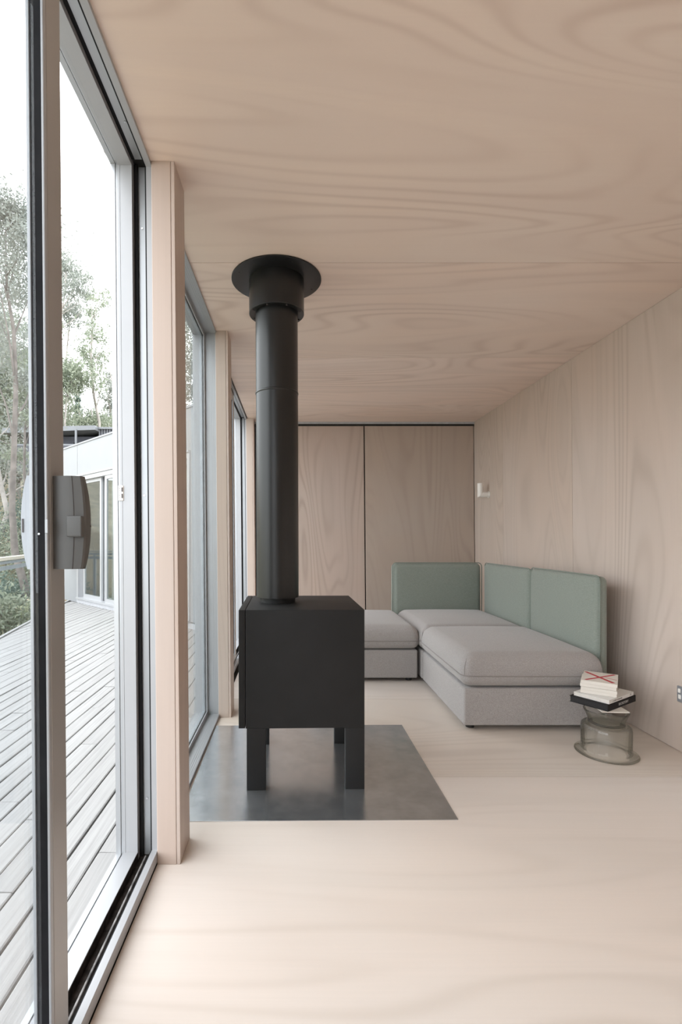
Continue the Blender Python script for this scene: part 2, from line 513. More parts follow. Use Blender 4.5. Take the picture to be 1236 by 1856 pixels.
def empty(name, loc, rz=0.0, label=None, cat=None, group=None, kind=None):
    o = bpy.data.objects.new(name, None)
    COL.objects.link(o)
    o.location = loc; o.rotation_euler = (0, 0, rz)
    o.empty_display_size = 0.1
    WORLD[o.name] = Matrix.Translation(loc) @ Matrix.Rotation(rz, 4, 'Z')
    return set_props(o, label, cat, group, kind)

def box_obj(name, mat, b, parent=None, r=0.0, racked=False, k=1, **kw):
    mb = MB()
    if r > 0: mb.rbox(*b, r=r, k=k)
    else: mb.box(*b)
    return build(mb, name, mat, parent, racked=racked, **kw)

# ------------------------------------------------------------------ room shell
XL, XR = -0.452, 1.925              # inside faces at floor level
YN, YF = -2.4, 5.235                # near end, rear doors
seams = [-2.4, -1.37, -0.18, 1.02, 2.205, 3.37, 4.56, 5.42]
gap = 0.0016
floor = box_obj('floor', M['void'], (-0.60, 2.05, YN, 5.6, -0.12, -0.0185), racked=False)
set_props(floor, 'pale plywood sheet floor with thin cross joints', 'floor', None, 'structure')
fseams = [-2.4, -1.3, -0.15, 1.0, 2.2, 3.265, 4.40, 5.42]
for a, b in zip(fseams[:-1], fseams[1:]):
    box_obj('floor_panel', M['ply_floor'], (XL, 1.955, a + gap, b - gap, -0.018, 0.0), floor, r=0.0008)
ceil = box_obj('ceiling', M['void'], (-0.575, 2.05, YN, 5.6, H + 0.0185, H + 0.05), racked=True)
set_props(ceil, 'pale pinkish plywood sheet ceiling with thin cross joints', 'ceiling', None, 'structure')
for a, b in zip(seams[:-1], seams[1:]):
    box_obj('ceiling_panel', M['ply_ceiling'], (XL - 0.02, 1.96, a + gap, b - gap, H, H + 0.018), ceil, r=0.0008, racked=True)
wr = box_obj('wall_right', M['void'], (XR + 0.0185, 2.06, YN, 5.6, 0.0, H), racked=True)
set_props(wr, 'right hand wall of tall pale plywood sheets', 'wall', None, 'structure')
wseams = [-2.4, -1.37, -0.18, 1.02, 2.20, 3.39, 4.52, 5.42]
for a, b in zip(wseams[:-1], wseams[1:]):
    box_obj('wall_panel', M['ply_wall'], (XR, XR + 0.018, a + gap, b - gap, 0.002, H - 0.001), wr, r=0.0008, racked=True)
# near end wall, behind the camera: a plywood wall with a wide glazed opening
wn_ = MB()
wn_.box(-0.6, 2.05, YN - 0.1, YN, 0, H)
wb = build(wn_, 'wall_near', M['ply_door'], racked=True)
set_props(wb, 'near end plywood wall behind the viewpoint', 'wall', None, 'structure')

# rear wall: cupboard void, track and two hanging plywood doors
wall_rear = box_obj('wall_rear', M['void'], (-0.6, 2.05, YF + 0.18, YF + 0.26, 0, H), racked=True)
set_props(wall_rear, 'rear wall in shadow behind the sliding plywood doors', 'wall', None, 'structure')
tr = box_obj('trim_4', M['grey_fascia'], (-0.45, 1.925, YF - 0.012, YF + 0.06, 2.283, H - 0.001), racked=True)
set_props(tr, 'dark grey sliding door track along the top of the rear wall', 'track', None, 'structure')
box_obj('track_slot', M['void'], (-0.45, 1.925, YF - 0.008, YF + 0.05, 2.262, 2.283), tr, racked=True)
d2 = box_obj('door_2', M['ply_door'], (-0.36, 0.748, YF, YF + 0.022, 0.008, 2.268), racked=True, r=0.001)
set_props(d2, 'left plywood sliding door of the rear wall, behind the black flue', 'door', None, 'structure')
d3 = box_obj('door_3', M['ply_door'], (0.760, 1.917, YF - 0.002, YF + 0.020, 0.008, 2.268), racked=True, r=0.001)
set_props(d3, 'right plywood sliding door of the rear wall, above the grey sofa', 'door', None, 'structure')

# posts
def post(name, x0, x1, y0, y1, label):
    e = box_obj(name, M['timber'], (x0, x1 - 0.0125, y0, y1, 0, H), racked=True, r=0.002)
    set_props(e, label, 'post', None, 'structure')
    box_obj('edge_board', M['timber'], (x1 - 0.0118, x1, y0 + 0.001, y1, 0, H), e, racked=True, r=0.0012)
    # plug marks
    return e
post('trim_1', -0.452, -0.376, 1.608, 1.752, 'nearest timber post, between the sliding door opening and the fixed window')
post('trim_2', -0.456, -0.382, 2.925, 3.075, 'middle timber post, seen just left of the black stove')
post('trim_3', -0.486, -0.410, 5.06, 5.20, 'rear timber post in the far left corner')

# window frames --------------------------------------------------------------
def ring(mb, x0, x1, ya, yb, zs, zh, d, depth_in=0.05):
    """rectangular ring: sill top at zs, head underside at H-zh, jamb faces at ya+d / yb-d"""
    mb.box(x0, x1, ya + d, yb - d, zs - depth_in, zs)
    mb.box(x0, x1, ya + d, yb - d, H - zh, H - zh + depth_in)
    mb.box(x0, x1, yb - d, yb - d + depth_in, zs - depth_in, H - zh + depth_in)
    mb.box(x0, x1, ya + d - depth_in, ya + d, zs - depth_in, H - zh + depth_in)
    return mb

def sliding_frame(name, ya, yb, dx, label, screws=True):
    r = empty(name, (-0.52 + dx, (ya + yb) / 2, 0), 0, label, 'window', None, 'structure')
    a, b = ya, yb + 0.008
    build(ring(MB(), -0.4715 + dx, -0.4525 + dx, a, b, 0.042, 0.012, 0.0, 0.035), 'inner_lip', M['alu_white'], r, racked=True)
    build(ring(MB(), -0.4765 + dx, -0.4715 + dx, a, b, 0.038, 0.009, -0.003, 0.02), 'black_seal', M['seal'], r, racked=True)
    # jamb / head channel in grey, floor channel dark with dirt
    g = MB(); x0, x1 = -0.508 + dx, -0.4765 + dx
    g.box(x0, x1, a, b, H + 0.012, H + 0.03); g.box(x0, x1, b + 0.034, b + 0.05, 0.0, H + 0.012); g.box(x0, x1, a - 0.03, a - 0.012, 0.0, H)
    build(g, 'channel', M['alu_grey'], r, racked=True)
    g = MB(); x0, x1 = -0.519 + dx, -0.508 + dx
    g.box(x0, x1, a, b, H + 0.012, H + 0.03); g.box(x0, x1, b + 0.022, b + 0.04, 0.0, H + 0.012); g.box(x0, x1, a - 0.04, a - 0.02, 0.0, H)
    build(g, 'brush_seal', M['seal'], r, racked=True)
    build(MB().box(-0.519 + dx, -0.4715 + dx, a - 0.01, b + 0.034, -0.012, 0.006), 'track_floor', M['track_dark'], r, racked=True)
    build(MB().box(-0.5193 + dx, -0.5172 + dx, a, b, 0.0, 0.0335), 'track_liner', M['track_dark'], r, racked=True)
    build(MB().rbox(-0.4965 + dx, -0.4905 + dx, a, b + 0.006, 0.0, 0.021, r=0.002, k=2), 'track_rail', M['track_metal'], r, racked=True)
    build(MB().rbox(-0.4835 + dx, -0.4805 + dx, a, b + 0.006, 0.0, 0.014, r=0.001, k=1), 'track_rib', M['track_metal'], r, racked=True)
    # outer white frame with fine grooves
    o = MB()
    ring(o, -0.5575 + dx, -0.519 + dx, a, b, 0.034, 0.006, 0.0, 0.04)
    ring(o, -0.5665 + dx, -0.5585 + dx, a, b, 0.032, 0.004, 0.0, 0.04)
    build(o, 'outer_frame', M['alu_white'], r, racked=True)
    o = MB(); ring(o, -0.5735 + dx, -0.5665 + dx, a, b, 0.022, -0.001, -0.004, 0.03)
    ring(o, -0.590 + dx, -0.5745 + dx, a, b, 0.026, 0.0, -0.001, 0.03)
    build(o, 'outer_edge', M['alu_grey'], r, racked=True)
    if screws:
        for z in (1.745 + .39, 0.0):
            pass
        for zz in (2.11, 1.213, 0.195):
            s = MB().lathe([(0, 0.0), (0.0032, 0.0), (0.0036, 0.002), (0.0036, 0.006), (0, 0.006)], 0, 0, 14)
            s.xform(lambda p: (p[0] - 0.496 + dx, b + 0.0325 + p[2] - 0.001, zz + p[1]))
            build(s, 'screw', M['steel'], r, racked=True, smooth=False)
        s = MB().lathe([(0, 0.0), (0.0032, 0.0), (0.0036, 0.002), (0.0036, 0.006), (0, 0.006)], 0, 0, 14)
        s.xform(lambda p: (p[0] - 0.489 + dx, 1.47 + p[1], H + 0.0105 + p[2] - 0.001))
        build(s, 'screw', M['steel'], r, racked=True)
        sp = build(MB().rbox(-0.572, -0.554, b - 0.004, b + 0.002, 1.192, 1.243, r=0.003, k=2), 'strike_plate', M['lamp_white'], r, racked=True)
        for zz in (1.201, 1.222):
            build(MB().box(-0.5600, -0.5560, b - 0.0048, b - 0.003, zz, zz + 0.014), 'slot', M['ink'], sp, racked=True)
            build(MB().box(-0.5665, -0.5650, b - 0.0046, b - 0.003, zz + 0.002, zz + 0.004), 'slot', M['ink'], sp, racked=True)
            build(MB().box(-0.5675, -0.5655, b - 0.0046, b - 0.003, zz + 0.009, zz + 0.011), 'slot', M['ink'], sp, racked=True)
    return r
sliding_frame('window_1', -2.3, 1.61, 0.0, 'pale aluminium sliding door frame nearest the viewer, with dark dirty floor track')
sliding_frame('window_3', 3.08, 5.06, -0.028, 'rear sliding door frame between the middle and the rear post', False)

# fixed window 2
r2 = empty('window_2', (-0.52, 2.35, 0), 0, 'tall fixed glass window between the two nearest timber posts, beside the stove', 'window', None, 'structure')
a, b = 1.752, 2.935
build(ring(MB(), -0.490, -0.4525, a, b, 0.018, 0.010, 0.0, 0.035), 'inner_frame', M['alu_grey'], r2, racked=True)
o = MB()
for i in range(4):
    x = -0.4885 + i * 0.009
    ring(o, x, x + 0.0045, a, b, 0.0192, 0.0112, 0.0012, 0.004)
build(o, 'frame_rib', M['alu_grey'], r2, racked=True)
build(ring(MB(), -0.522, -0.490, a, b, 0.012, 0.006, -0.006, 0.035), 'rebate', M['alu_grey'], r2, racked=True)
build(ring(MB(), -0.5275, -0.522, a, b, 0.036, 0.030, 0.016, 0.03), 'glazing_bead', M['alu_white'], r2, racked=True)
build(ring(MB(), -0.5305, -0.5275, a, b, 0.033, 0.027, 0.013, 0.03), 'gasket', M['seal'], r2, racked=True)
build(MB().box(-0.537, -0.531, a + 0.01, b - 0.01, 0.03, H - 0.025), 'pane', M['pane'], r2, racked=True)
build(ring(MB(), -0.552, -0.538, a, b, 0.034, 0.028, 0.014, 0.03), 'spacer', M['galv'], r2, racked=True)
build(ring(MB(), -0.590, -0.552, a, b, 0.028, 0.022, 0.004, 0.03), 'outer_frame', M['alu_white'], r2, racked=True)

# sliding glass leaves ---------------------------------------------------------
def leaf(name, y0, y1, dx, label, handle=False):
    xi, xo = -0.4765 + dx, -0.5135 + dx       # inner / outer face
    z0, z1 = 0.022, H - 0.005
    st = 0.068
    r = empty(name, ((xi + xo) / 2, (y0 + y1) / 2, 0), 0, label, 'door', None, 'structure')
    for (a, b) in ((y1 - st, y1), (y0, y0 + st)):
        build(MB().rbox(xo + 0.003, xi, a + 0.0095 if b == y1 else a, b, z0, z1, r=0.002, k=2), 'stile', M['stile'], r, racked=True)
        if b == y1:
            build(MB().rbox(xi - 0.007, xi - 0.0008, a, a + 0.010, z0, z1, r=0.002, k=2), 'stile_bead', M['alu_white'], r, racked=True)
            build(MB().box(xo + 0.007, xi - 0.0072, a + 0.0035, a + 0.010, z0, z1), 'glazing_spacer', M['spacer'], r, racked=True)
            build(MB().rbox(xo, xo + 0.0065, a + 0.001, a + 0.030, z0, z1, r=0.001, k=1), 'outer_bead', M['alu_white'], r, racked=True)
    build(MB().rbox(xo, xi, y0 + st, y1 - st, z0, z0 + 0.075, r=0.002, k=2), 'bottom_rail', M['stile'], r, racked=True)
    build(MB().rbox(xo, xi, y0 + st, y1 - st, z1 - 0.07, z1, r=0.002, k=2), 'top_rail', M['stile'], r, racked=True)
    build(MB().box(xo + 0.010, xo + 0.015, y0 + st - 0.01, y1 - st + 0.003, z0 + 0.07, z1 - 0.06), 'pane', M['pane_near'], r, racked=True)
    return r
l1 = leaf('door_1', -0.32, 1.034, 0.0, 'open sliding glass door leaf in the left foreground with a grey handle')

# interior pull handle on leaf: a plan prism with a bowed outer edge
def handle_body(parent):
    zc, hz = 1.101, 0.0935
    xb = -0.4765
    n = 28
    y0, y1 = 0.985, 1.018
    # section rows along z; each row: list of (x, y)
    def row(z):
        t = (z - zc) / hz
        bow = 0.0115 * (1 - abs(t) ** 2.2)
        x_seam = 0.042 + 0.35 * bow
        x_out = 0.057 + bow * 0.65
        return [(0.0, y0 + 0.001), (0.009, y0 - 0.001), (x_seam - 0.012, y0 - 0.003), (x_seam, y0 - 0.001),
                (x_out - 0.003, y0 + 0.0015), (x_out, y0 + 0.005),
                (x_out + 0.001, y0 + 0.016 + bow * 0.9), (x_out - 0.006, y1 + bow * 0.9), (0.0, y1)]
    mb = MB(); vs = []; fs = []
    zs = [zc - hz + 2 * hz * i / n for i in range(n + 1)]
    m = 9
    for z in zs:
        vs += [(xb + x, y, z) for x, y in row(z)]
    for i in range(n):
        for j in range(m):
            k = (j + 1) % m
            fs.append((i * m + j, i * m + k, (i + 1) * m + k, (i + 1) * m + j))
    fs.append(tuple(range(m))); fs.append(tuple(n * m + j for j in reversed(range(m))))
    mb.add(vs, fs)
    hb = build(mb, 'handle', M['handle'], parent, racked=True, autosmooth=28)
    sm = MB()
    pts = []
    for z in zs:
        rr = row(z)[3]; pts.append((xb + rr[0] - 0.003, rr[1] - 0.0008, z))
    sm.tube(pts, 0.0007, 6)
    build(sm, 'seam_line', M['ink'], hb, racked=True)
    build(MB().rbox(xb + 0.031, xb + 0.062, y0 - 0.010, y0 + 0.012, 1.072, 1.114, r=0.003, k=3), 'thumb_turn', M['handle'], hb, racked=True, autosmooth=40)
    build(MB().lathe([(0, -.001), (0.002, -.001), (0.002, 0.002), (0, 0.002)], 0, 0, 12).xform(lambda p: (xb + 0.0655 + p[2], 1.009 + p[0], 1.094 + p[1])), 'keyhole', M['steel'], hb, racked=True)
    # outside half
    xo = -0.5135; mb = MB(); vs = []; fs = []; m = 6
    for z in zs:
        t = (z - zc) / hz; bow = 0.012 * (1 - abs(t) ** 2.2); w = 0.014 + bow
        vs += [(xo - x, y, z) for x, y in ((0.0, 0.980), (w - 0.003, 0.978), (w, 0.984), (w, 1.004), (w - 0.004, 1.012), (0, 1.014))]
    for i in range(n):
        for j in range(m):
            k = (j + 1) % m
            fs.append((i * m + j, i * m + k, (i + 1) * m + k, (i + 1) * m + j))
    fs.append(tuple(range(m))); fs.append(tuple(n * m + j for j in reversed(range(m))))
    mb.add(vs, fs)
    ho = build(mb, 'outside_handle', M['handle_out'], parent, racked=True, autosmooth=28)
    build(MB().box(xo - 0.0205, xo - 0.0175, 0.9765, 0.980, 1.081, 1.108), 'slot', M['ink'], ho, racked=True)
    build(MB().rbox(-0.4815, -0.4765 + 0.0012, 0.9625, 0.968, 1.079, 1.106, r=0.001, k=1), 'latch_tab', M['alu_grey'], parent, racked=True)
    build(MB().lathe([(0, 0), (0.002, 0), (0.0022, 0.003), (0, 0.003)], 0, 0, 12).xform(lambda p: (-0.4955 + p[0], 0.9672 + p[2], 1.078 + p[1])), 'screw', M['steel'], parent, racked=True)
handle_body(l1)
leaf('door_4', 3.10, 4.20, -0.028, 'closed sliding glass leaf in the rear bay, seen edge-on past the middle post')

# ------------------------------------------------------------------ zinc hearth sheet and stove
t6 = math.radians(0.6)
hs = empty('hearth_sheet', (0.085, 2.325, 0), 0, 'large mottled galvanised metal sheet lying on the floor under the stove', 'hearth')
mb = MB().rbox(-0.445, 0.614, 1.856, 2.800, 0.0, 0.0025, r=0.0008, k=1, m=10)
c0 = Vector((0.085, 2.325))
mb.xform(lambda p: (c0.x + (p[0]-c0.x)*math.cos(t6) - (p[1]-c0.y)*math.sin(t6), c0.y + (p[0]-c0.x)*math.sin(t6) + (p[1]-c0.y)*math.cos(t6), p[2]))
mb.v = [(max(p[0], -0.4515), p[1], p[2]) for p in mb.v]
bpy.data.objects.remove(hs)
hs = build(mb, 'hearth_sheet', M['zinc'])
set_props(hs, 'large mottled galvanised metal sheet lying on the floor under the stove', 'hearth sheet')

sang = math.radians(1.3)
sc0 = (0.0215, 2.338)
stove = empty('wood_stove', (sc0[0], sc0[1], 0.0025), sang, 'boxy matt black wood stove on four legs with a tall flue to the ceiling', 'stove')
WST = WORLD['wood_stove']
def SL(mb, name, mat, parent=None, **kw):     # stove-local coordinates, z from the floor
    mb.xform(lambda p: tuple(Matrix.Translation((sc0[0], sc0[1], 0)) @ Matrix.Rotation(sang, 4, 'Z') @ Vector(p)))
    return build(mb, name, mat, parent or stove, **kw)
HB0, HB1 = 0.2634, 0.765
body = SL(MB().rbox(-0.2375, 0.2675, -0.2575, 0.2575, HB0, HB1, r=0.0018, k=2), 'body', M['stove'], autosmooth=40)
dr = SL(MB().rbox(-0.2665, -0.2395, -0.2575, 0.2575, HB0 + 0.001, HB1, r=0.0018, k=2), 'door', M['stove'], autosmooth=40)
SL(MB().box(-0.2682, -0.2664, -0.17, 0.17, HB0 + 0.10, HB1 - 0.09), 'door_glass', M['seal'], dr)
h = MB().tube([(-0.2665, -0.215, 0.46), (-0.290, -0.215, 0.46), (-0.290, -0.215, 0.60), (-0.2665, -0.215, 0.60)], 0.006, 10)
for (x0, x1) in ((-0.2325, -0.1515), (0.1865, 0.2675)):
    for (y0, y1) in ((-0.2575, -0.2175), (0.205, 0.245)):
        SL(MB().rbox(x0, x1, y0, y1, 0.0025, HB0, r=0.0018, k=2), 'leg', M['stove'], autosmooth=40)
# flue (world coordinates, leaning a touch)
px, py = -0.0845, 2.350
def flue(mb, name, mat, parent=None, **kw):
    mb.xform(lambda p: (p[0] - 0.004 * (p[2] - 1.07), p[1], p[2]))
    return build(mb, name, mat, parent or stove, **kw)
flue(MB().lathe([(0.070, HB1 - 0.002), (0.084, HB1 - 0.002), (0.084, HB1 + 0.035), (0.070, HB1 + 0.035)], px, py, 72), 'flue_collar', M['stove'], autosmooth=40)
fl = flue(MB().lathe([(0.090, 0.79), (0.1003, 0.79), (0.1006, 1.759), (0.1006, 2.31), (0.09, 2.31)], px, py, 96), 'flue_pipe', M['flue'], autosmooth=40)
flue(MB().lathe([(0.1000, 1.752), (0.1022, 1.754), (0.1030, 1.758), (0.1022, 1.762), (0.1000, 1.764)], px, py, 96), 'joint_ring', M['flue'], fl, smooth=True)
cs = flue(MB().lathe([(0.101, 2.140), (0.129, 2.136), (0.131, 2.138), (0.131, 2.300), (0.101, 2.300)], px, py, 96), 'ceiling_sleeve', M['flue'], autosmooth=40)
for k in range(8):
    an = 2 * math.pi * (k + 0.5) / 8 + 0.05
    flue(MB().lathe([(0, 2.132), (0.0042, 2.132), (0.0042, 2.142), (0, 2.142)], px + 0.117 * math.cos(an), py + 0.117 * math.sin(an), 10), 'screw', M['ink'], cs)
cp = flue(MB().lathe([(0.125, 2.2975), (0.211, 2.2975), (0.2137, 2.2985), (0.2137, 2.3035), (0.125, 2.3035)], px, py, 120), 'ceiling_plate', M['flue'], autosmooth=40)
for k in range(4):
    an = 2 * math.pi * k / 4 + 0.42
    flue(MB().lathe([(0, 2.2955), (0.0035, 2.2955), (0.0035, 2.299), (0, 2.299)], px + 0.187 * math.cos(an), py + 0.187 * math.sin(an), 10), 'screw', M['ink'], cp)

# ------------------------------------------------------------------ sofa modules
def seat_module(x0, x1, y0, y1, label, ztop=0.425):
    e = empty('sofa_module', ((x0+x1)/2, (y0+y1)/2, 0), 0, label, 'sofa module', 'grey upholstered seat modules of the corner sofa')
    g = 0.006
    bs = build(MB().rbox(x0 + g, x1 - g, y0 + g, y1 - g, 0.028, 0.236, r=0.012, k=3, m=2), 'base', M['grey_fabric'], e, smooth=True)
    for (x, y) in ((x0+g+.012, y0+g+.012), (x1-g-.012, y0+g+.012)):
        build(MB().tube([(x - .005*(1 if x < (x0+x1)/2 else -1), y - .005, 0.04), (x - .005*(1 if x < (x0+x1)/2 else -1), y - .005, 0.228)], 0.0022, 6), 'seam', M['grey_piping'], bs)
    zc0, zc1 = 0.242, ztop
    ox = 0.004
    X0, X1, Y0, Y1 = x0 - ox, x1 + ox, y0 - ox * 2.0, y1 + ox
    cx, cy = (X0 + X1) / 2, (Y0 + Y1) / 2
    hx, hy = (X1 - X0) / 2, (Y1 - Y0) / 2
    def shape(p):
        x, y, z = p
        t = (z - zc0) / (zc1 - zc0)
        u = min(1, abs((x - cx) / hx)); v = min(1, abs((y - cy) / hy))
        # taper: sides lean in above the piping
        k = max(0, t - 0.42) / 0.58
        sh = 1 - 0.030 * k ** 1.6
        x = cx + (x - cx) * (1 - 0.055 * k ** 1.8 * (0.9 / (2*hx))); y = cy + (y - cy) * (1 - 0.050 * k ** 1.8 * (0.9 / (2*hy)))
        if t > 0.5:
            z += 0.022 * (1 - u ** 2.4) * (1 - v ** 2.4) * k
        # belly
        b = 0.005 * math.sin(min(1, max(0, t)) * math.pi)
        if u > 0.9: x += math.copysign(b, x - cx)
        if v > 0.9: y += math.copysign(b, y - cy)
        return (x, y, z)
    cu = build(MB().rbox(X0, X1, Y0, Y1, zc0, zc1, r=0.052, k=6, m=12, fn=shape), 'seat_cushion', M['grey_fabric'], e, smooth=True)
    # piping all round, a little above the lower edge
    zp = 0.308; r = 0.047; pts = []
    ex = 0.0055
    for (qx, qy, a0) in ((X1, Y1, 0), (X0, Y1, 90), (X0, Y0, 180), (X1, Y0, 270)):
        sx = 1 if qx == X1 else -1; sy = 1 if qy == Y1 else -1
        ccx, ccy = qx - sx * r, qy - sy * r
        for i in range(7):
            an = math.radians(a0 + 15 * i)
            pts.append((ccx + (r + ex) * math.cos(an), ccy + (r + ex) * math.sin(an), zp))
    build(MB().tube(pts, 0.0036, 8, closed=True), 'piping', M['grey_piping'], cu, smooth=True)
    # front-corner seams that run from the piping over the shoulder
    for sx in (-1, 1):
        path = []
        for i in range(9):
            q = i / 8
            an = q * math.pi / 2
            zz = zp + (zc1 - 0.052 - zp) * min(1, q * 2) if q < 0.5 else zc1 - 0.052 + 0.050 * math.sin((q - 0.5) * math.pi)
            d = 0.015 if q < 0.5 else 0.015 + 0.050 * (1 - math.cos((q - 0.5) * math.pi))
            X = (X1 if sx > 0 else X0) - sx * d; Y = Y0 + d
            path.append(shape((X, Y, zz)))
        build(MB().tube(path, 0.0022, 6), 'corner_seam', M['grey_piping'], cu, smooth=True)
    for (x, y) in ((x0+.06, y0+.07), (x1-.06, y0+.07), (x0+.06, y1-.07), (x1-.06, y1-.07)):
        build(MB().lathe([(0, 0), (0.022, 0), (0.024, 0.004), (0.024, 0.034), (0, 0.034)], x, y, 20), 'foot', M['plastic_black'], e, autosmooth=40)
    return e
seat_module(0.930, 1.708, 2.716, 3.612, 'long grey sofa seat nearest the viewer, beside the glass table', 0.428)
seat_module(0.928, 1.708, 3.618, 4.488, 'grey sofa seat in the rear corner, in front of two green backrests', 0.422)
seat_module(0.118, 0.916, 3.640, 4.488, 'grey backless sofa seat behind the black stove', 0.418)

def backrest(x0, x1, y0, y1, facing, label, z1=0.845):
    """facing: 'y' looks to the viewer, 'x' looks to the left"""
    e = empty('backrest', ((x0+x1)/2, (y0+y1)/2, 0), 0, label, 'backrest', 'sage green sofa backrests')
    cx, cy = (x0+x1)/2, (y0+y1)/2
    hx, hy = (x1-x0)/2, (y1-y0)/2; cz = (0.05 + z1) / 2; hz = (z1 - 0.05) / 2
    def shape(p):
        x, y, z = p
        w = abs((z - cz) / hz)
        if facing == 'y':
            u = abs((x - cx) / hx)
            if y < cy: y -= 0.012 * (1 - u ** 4) * (1 - w ** 4)
        else:
            u = abs((y - cy) / hy)
            if x < cx: x -= 0.012 * (1 - u ** 4) * (1 - w ** 4)
        return (x, y, z)
    c = build(MB().rbox(x0, x1, y0, y1, 0.03, z1, r=(0.044 if facing == 'y' else 0.0345), k=5, m=10, fn=shape), 'cushion', M['green_fabric'], e, smooth=True)
    # piping frame on the front edge
    pts = []; R = 0.036
    q = 0.004
    if facing == 'y':
        yy = y0 + 0.012
        lo, hi = x0 - q + R, x1 + q - R
        for i in range(7):
            an = math.radians(180 - 15 * i); pts.append((lo + R * math.cos(an), yy, z1 + q - R + R * math.sin(an)))
        for i in range(7):
            an = math.radians(90 - 15 * i); pts.append((hi + R * math.cos(an), yy, z1 + q - R + R * math.sin(an)))
        pts = [(lo - R, yy, 0.06)] + pts + [(hi + R, yy, 0.06)]
    else:
        xx = x0 + 0.014
        lo, hi = y0 - q + R, y1 + q - R
        for i in range(7):
            an = math.radians(180 - 15 * i); pts.append((xx, lo + R * math.cos(an), z1 + q - R + R * math.sin(an)))
        for i in range(7):
            an = math.radians(90 - 15 * i); pts.append((xx, hi + R * math.cos(an), z1 + q - R + R * math.sin(an)))
        pts = [(xx, lo - R, 0.06)] + pts + [(xx, hi + R, 0.06)]
    build(MB().tube(pts, 0.0042, 8), 'piping', M['green_piping'], c, smooth=True)
    build(MB().box(x0 + 0.03, x1 - 0.03, y0 + 0.03, y1 - 0.03, 0.0, 0.04), 'bracket', M['plastic_black'], e)
    return e
backrest(0.898, 1.710, 4.505, 4.625, 'y', 'sage green backrest facing the viewer along the rear end of the sofa', 0.838)
backrest(1.722, 1.792, 3.625, 4.490, 'x', 'further of the two sage green backrests along the right wall', 0.838)
backrest(1.722, 1.792, 2.800, 3.610, 'x', 'nearer of the two sage green backrests along the right wall', 0.848)

# ------------------------------------------------------------------ wall lamp and socket
wl = empty('wall_lamp', (1.829, 4.85, 1.47), 0, 'small white elbow-shaped wall lamp near the far end of the right wall', 'lamp')
lx, ly = 1.826, 4.85
n = 40; rr = 0.0265
vs = []; fs = []
def ringp(fn): 
    s = len(vs); vs.extend([fn(2*math.pi*j/n) for j in range(n)]); return s
# upright tube with mitred foot into a horizontal tube towards the wall
z_c = 1.497
R0 = ringp(lambda t: (lx + rr*math.cos(t), ly + rr*math.sin(t), 1.610))
R1 = ringp(lambda t: (lx + rr*math.cos(t), ly + rr*math.sin(t), z_c + rr*math.cos(t)*(1)))
R2 = ringp(lambda t: (1.908, ly + rr*math.sin(t), z_c + rr*math.cos(t)))
Ri = ringp(lambda t: (lx + (rr-.002)*math.cos(t), ly + (rr-.002)*math.sin(t), 1.610))
Rj = ringp(lambda t: (lx + (rr-.002)*math.cos(t), ly + (rr-.002)*math.sin(t), 1.575))
mbu = MB()
for A, B in ((R0, R1), (R0, Ri), (Ri, Rj)):
    fs += [(A+j, A+(j+1)%n, B+(j+1)%n, B+j) for j in range(n)]
fs.append(tuple(Rj + j for j in range(n)))
# mitre: low outer edge on the room side
mbu.add(vs, fs)
mbu.xform(lambda p: p)
build(mbu, 'shade', M['lamp_white'], wl, autosmooth=40)
mba = MB(); mba.add(vs[R1:R1+n] + vs[R2:R2+n], [(j, (j+1)%n, n+(j+1)%n, n+j) for j in range(n)])

build(mba, 'arm', M['lamp_white'], wl, autosmooth=40)
build(MB().lathe([(0, 0), (0.034, 0), (0.034, 0.006), (0, 0.006)], 0, 0, 32).xform(lambda p: (1.905 + p[2]*1.0, ly + p[0], z_c + p[1])), 'wall_plate', M['lamp_white'], wl, autosmooth=40)

ws = empty('power_socket', (1.92, 2.405, 0.25), 0, 'grey power socket plate low on the right wall at the frame edge', 'socket')
build(MB().rbox(1.913, 1.9205, 2.348, 2.462, 0.252, 0.332, r=0.003, k=2), 'plate', M['socket_grey'], ws, autosmooth=40)
for yy in (2.446, 2.362):
    build(MB().rbox(1.909, 1.916, yy - 0.008, yy + 0.006, 0.299, 0.320, r=0.003, k=2), 'switch', M['lamp_white'], ws, autosmooth=40)
    build(MB().rbox(1.910, 1.916, yy - 0.010, yy + 0.006, 0.268, 0.290, r=0.003, k=2), 'outlet_face', M['lamp_white'], ws, autosmooth=40)

# ------------------------------------------------------------------ glass table with books
gx, gy = 1.548, 2.445
gt = empty('glass_table', (gx, gy, 0), 0, 'clear glass side table of a flanged drum and a bowl, by the sofa end', 'side table')
def rp(prof): return prof
low = [(0.098, 0.004), (0.104, 0.001), (0.136, 0.001), (0.140, 0.004), (0.139, 0.008), (0.125, 0.012), (0.114, 0.018), (0.110, 0.028),
       (0.1105, 0.125), (0.108, 0.139), (0.101, 0.145), (0.090, 0.146), (0.076, 0.145), (0.072, 0.143),
       (0.074, 0.139), (0.088, 0.140), (0.099, 0.138), (0.1035, 0.130), (0.1045, 0.120), (0.1045, 0.030), (0.102, 0.014)]
build(MB().lathe(low, gx, gy, 96, closed=True), 'drum', M['glass'], gt, smooth=True)
bowl = [(0.0, 0.1475), (0.070, 0.1475), (0.077, 0.1478), (0.081, 0.151), (0.0805, 0.156), (0.079, 0.161), (0.0825, 0.172), (0.0905, 0.193), (0.0975, 0.207), (0.0995, 0.2135),
        (0.0975, 0.2163), (0.0945, 0.2145), (0.0915, 0.206), (0.0845, 0.192), (0.0765, 0.174), (0.073, 0.163), (0.070, 0.157), (0.060, 0.1535), (0.0, 0.1535)]
build(MB().lathe(bowl, gx, gy, 96), 'bowl', M['glass'], gt, smooth=True)

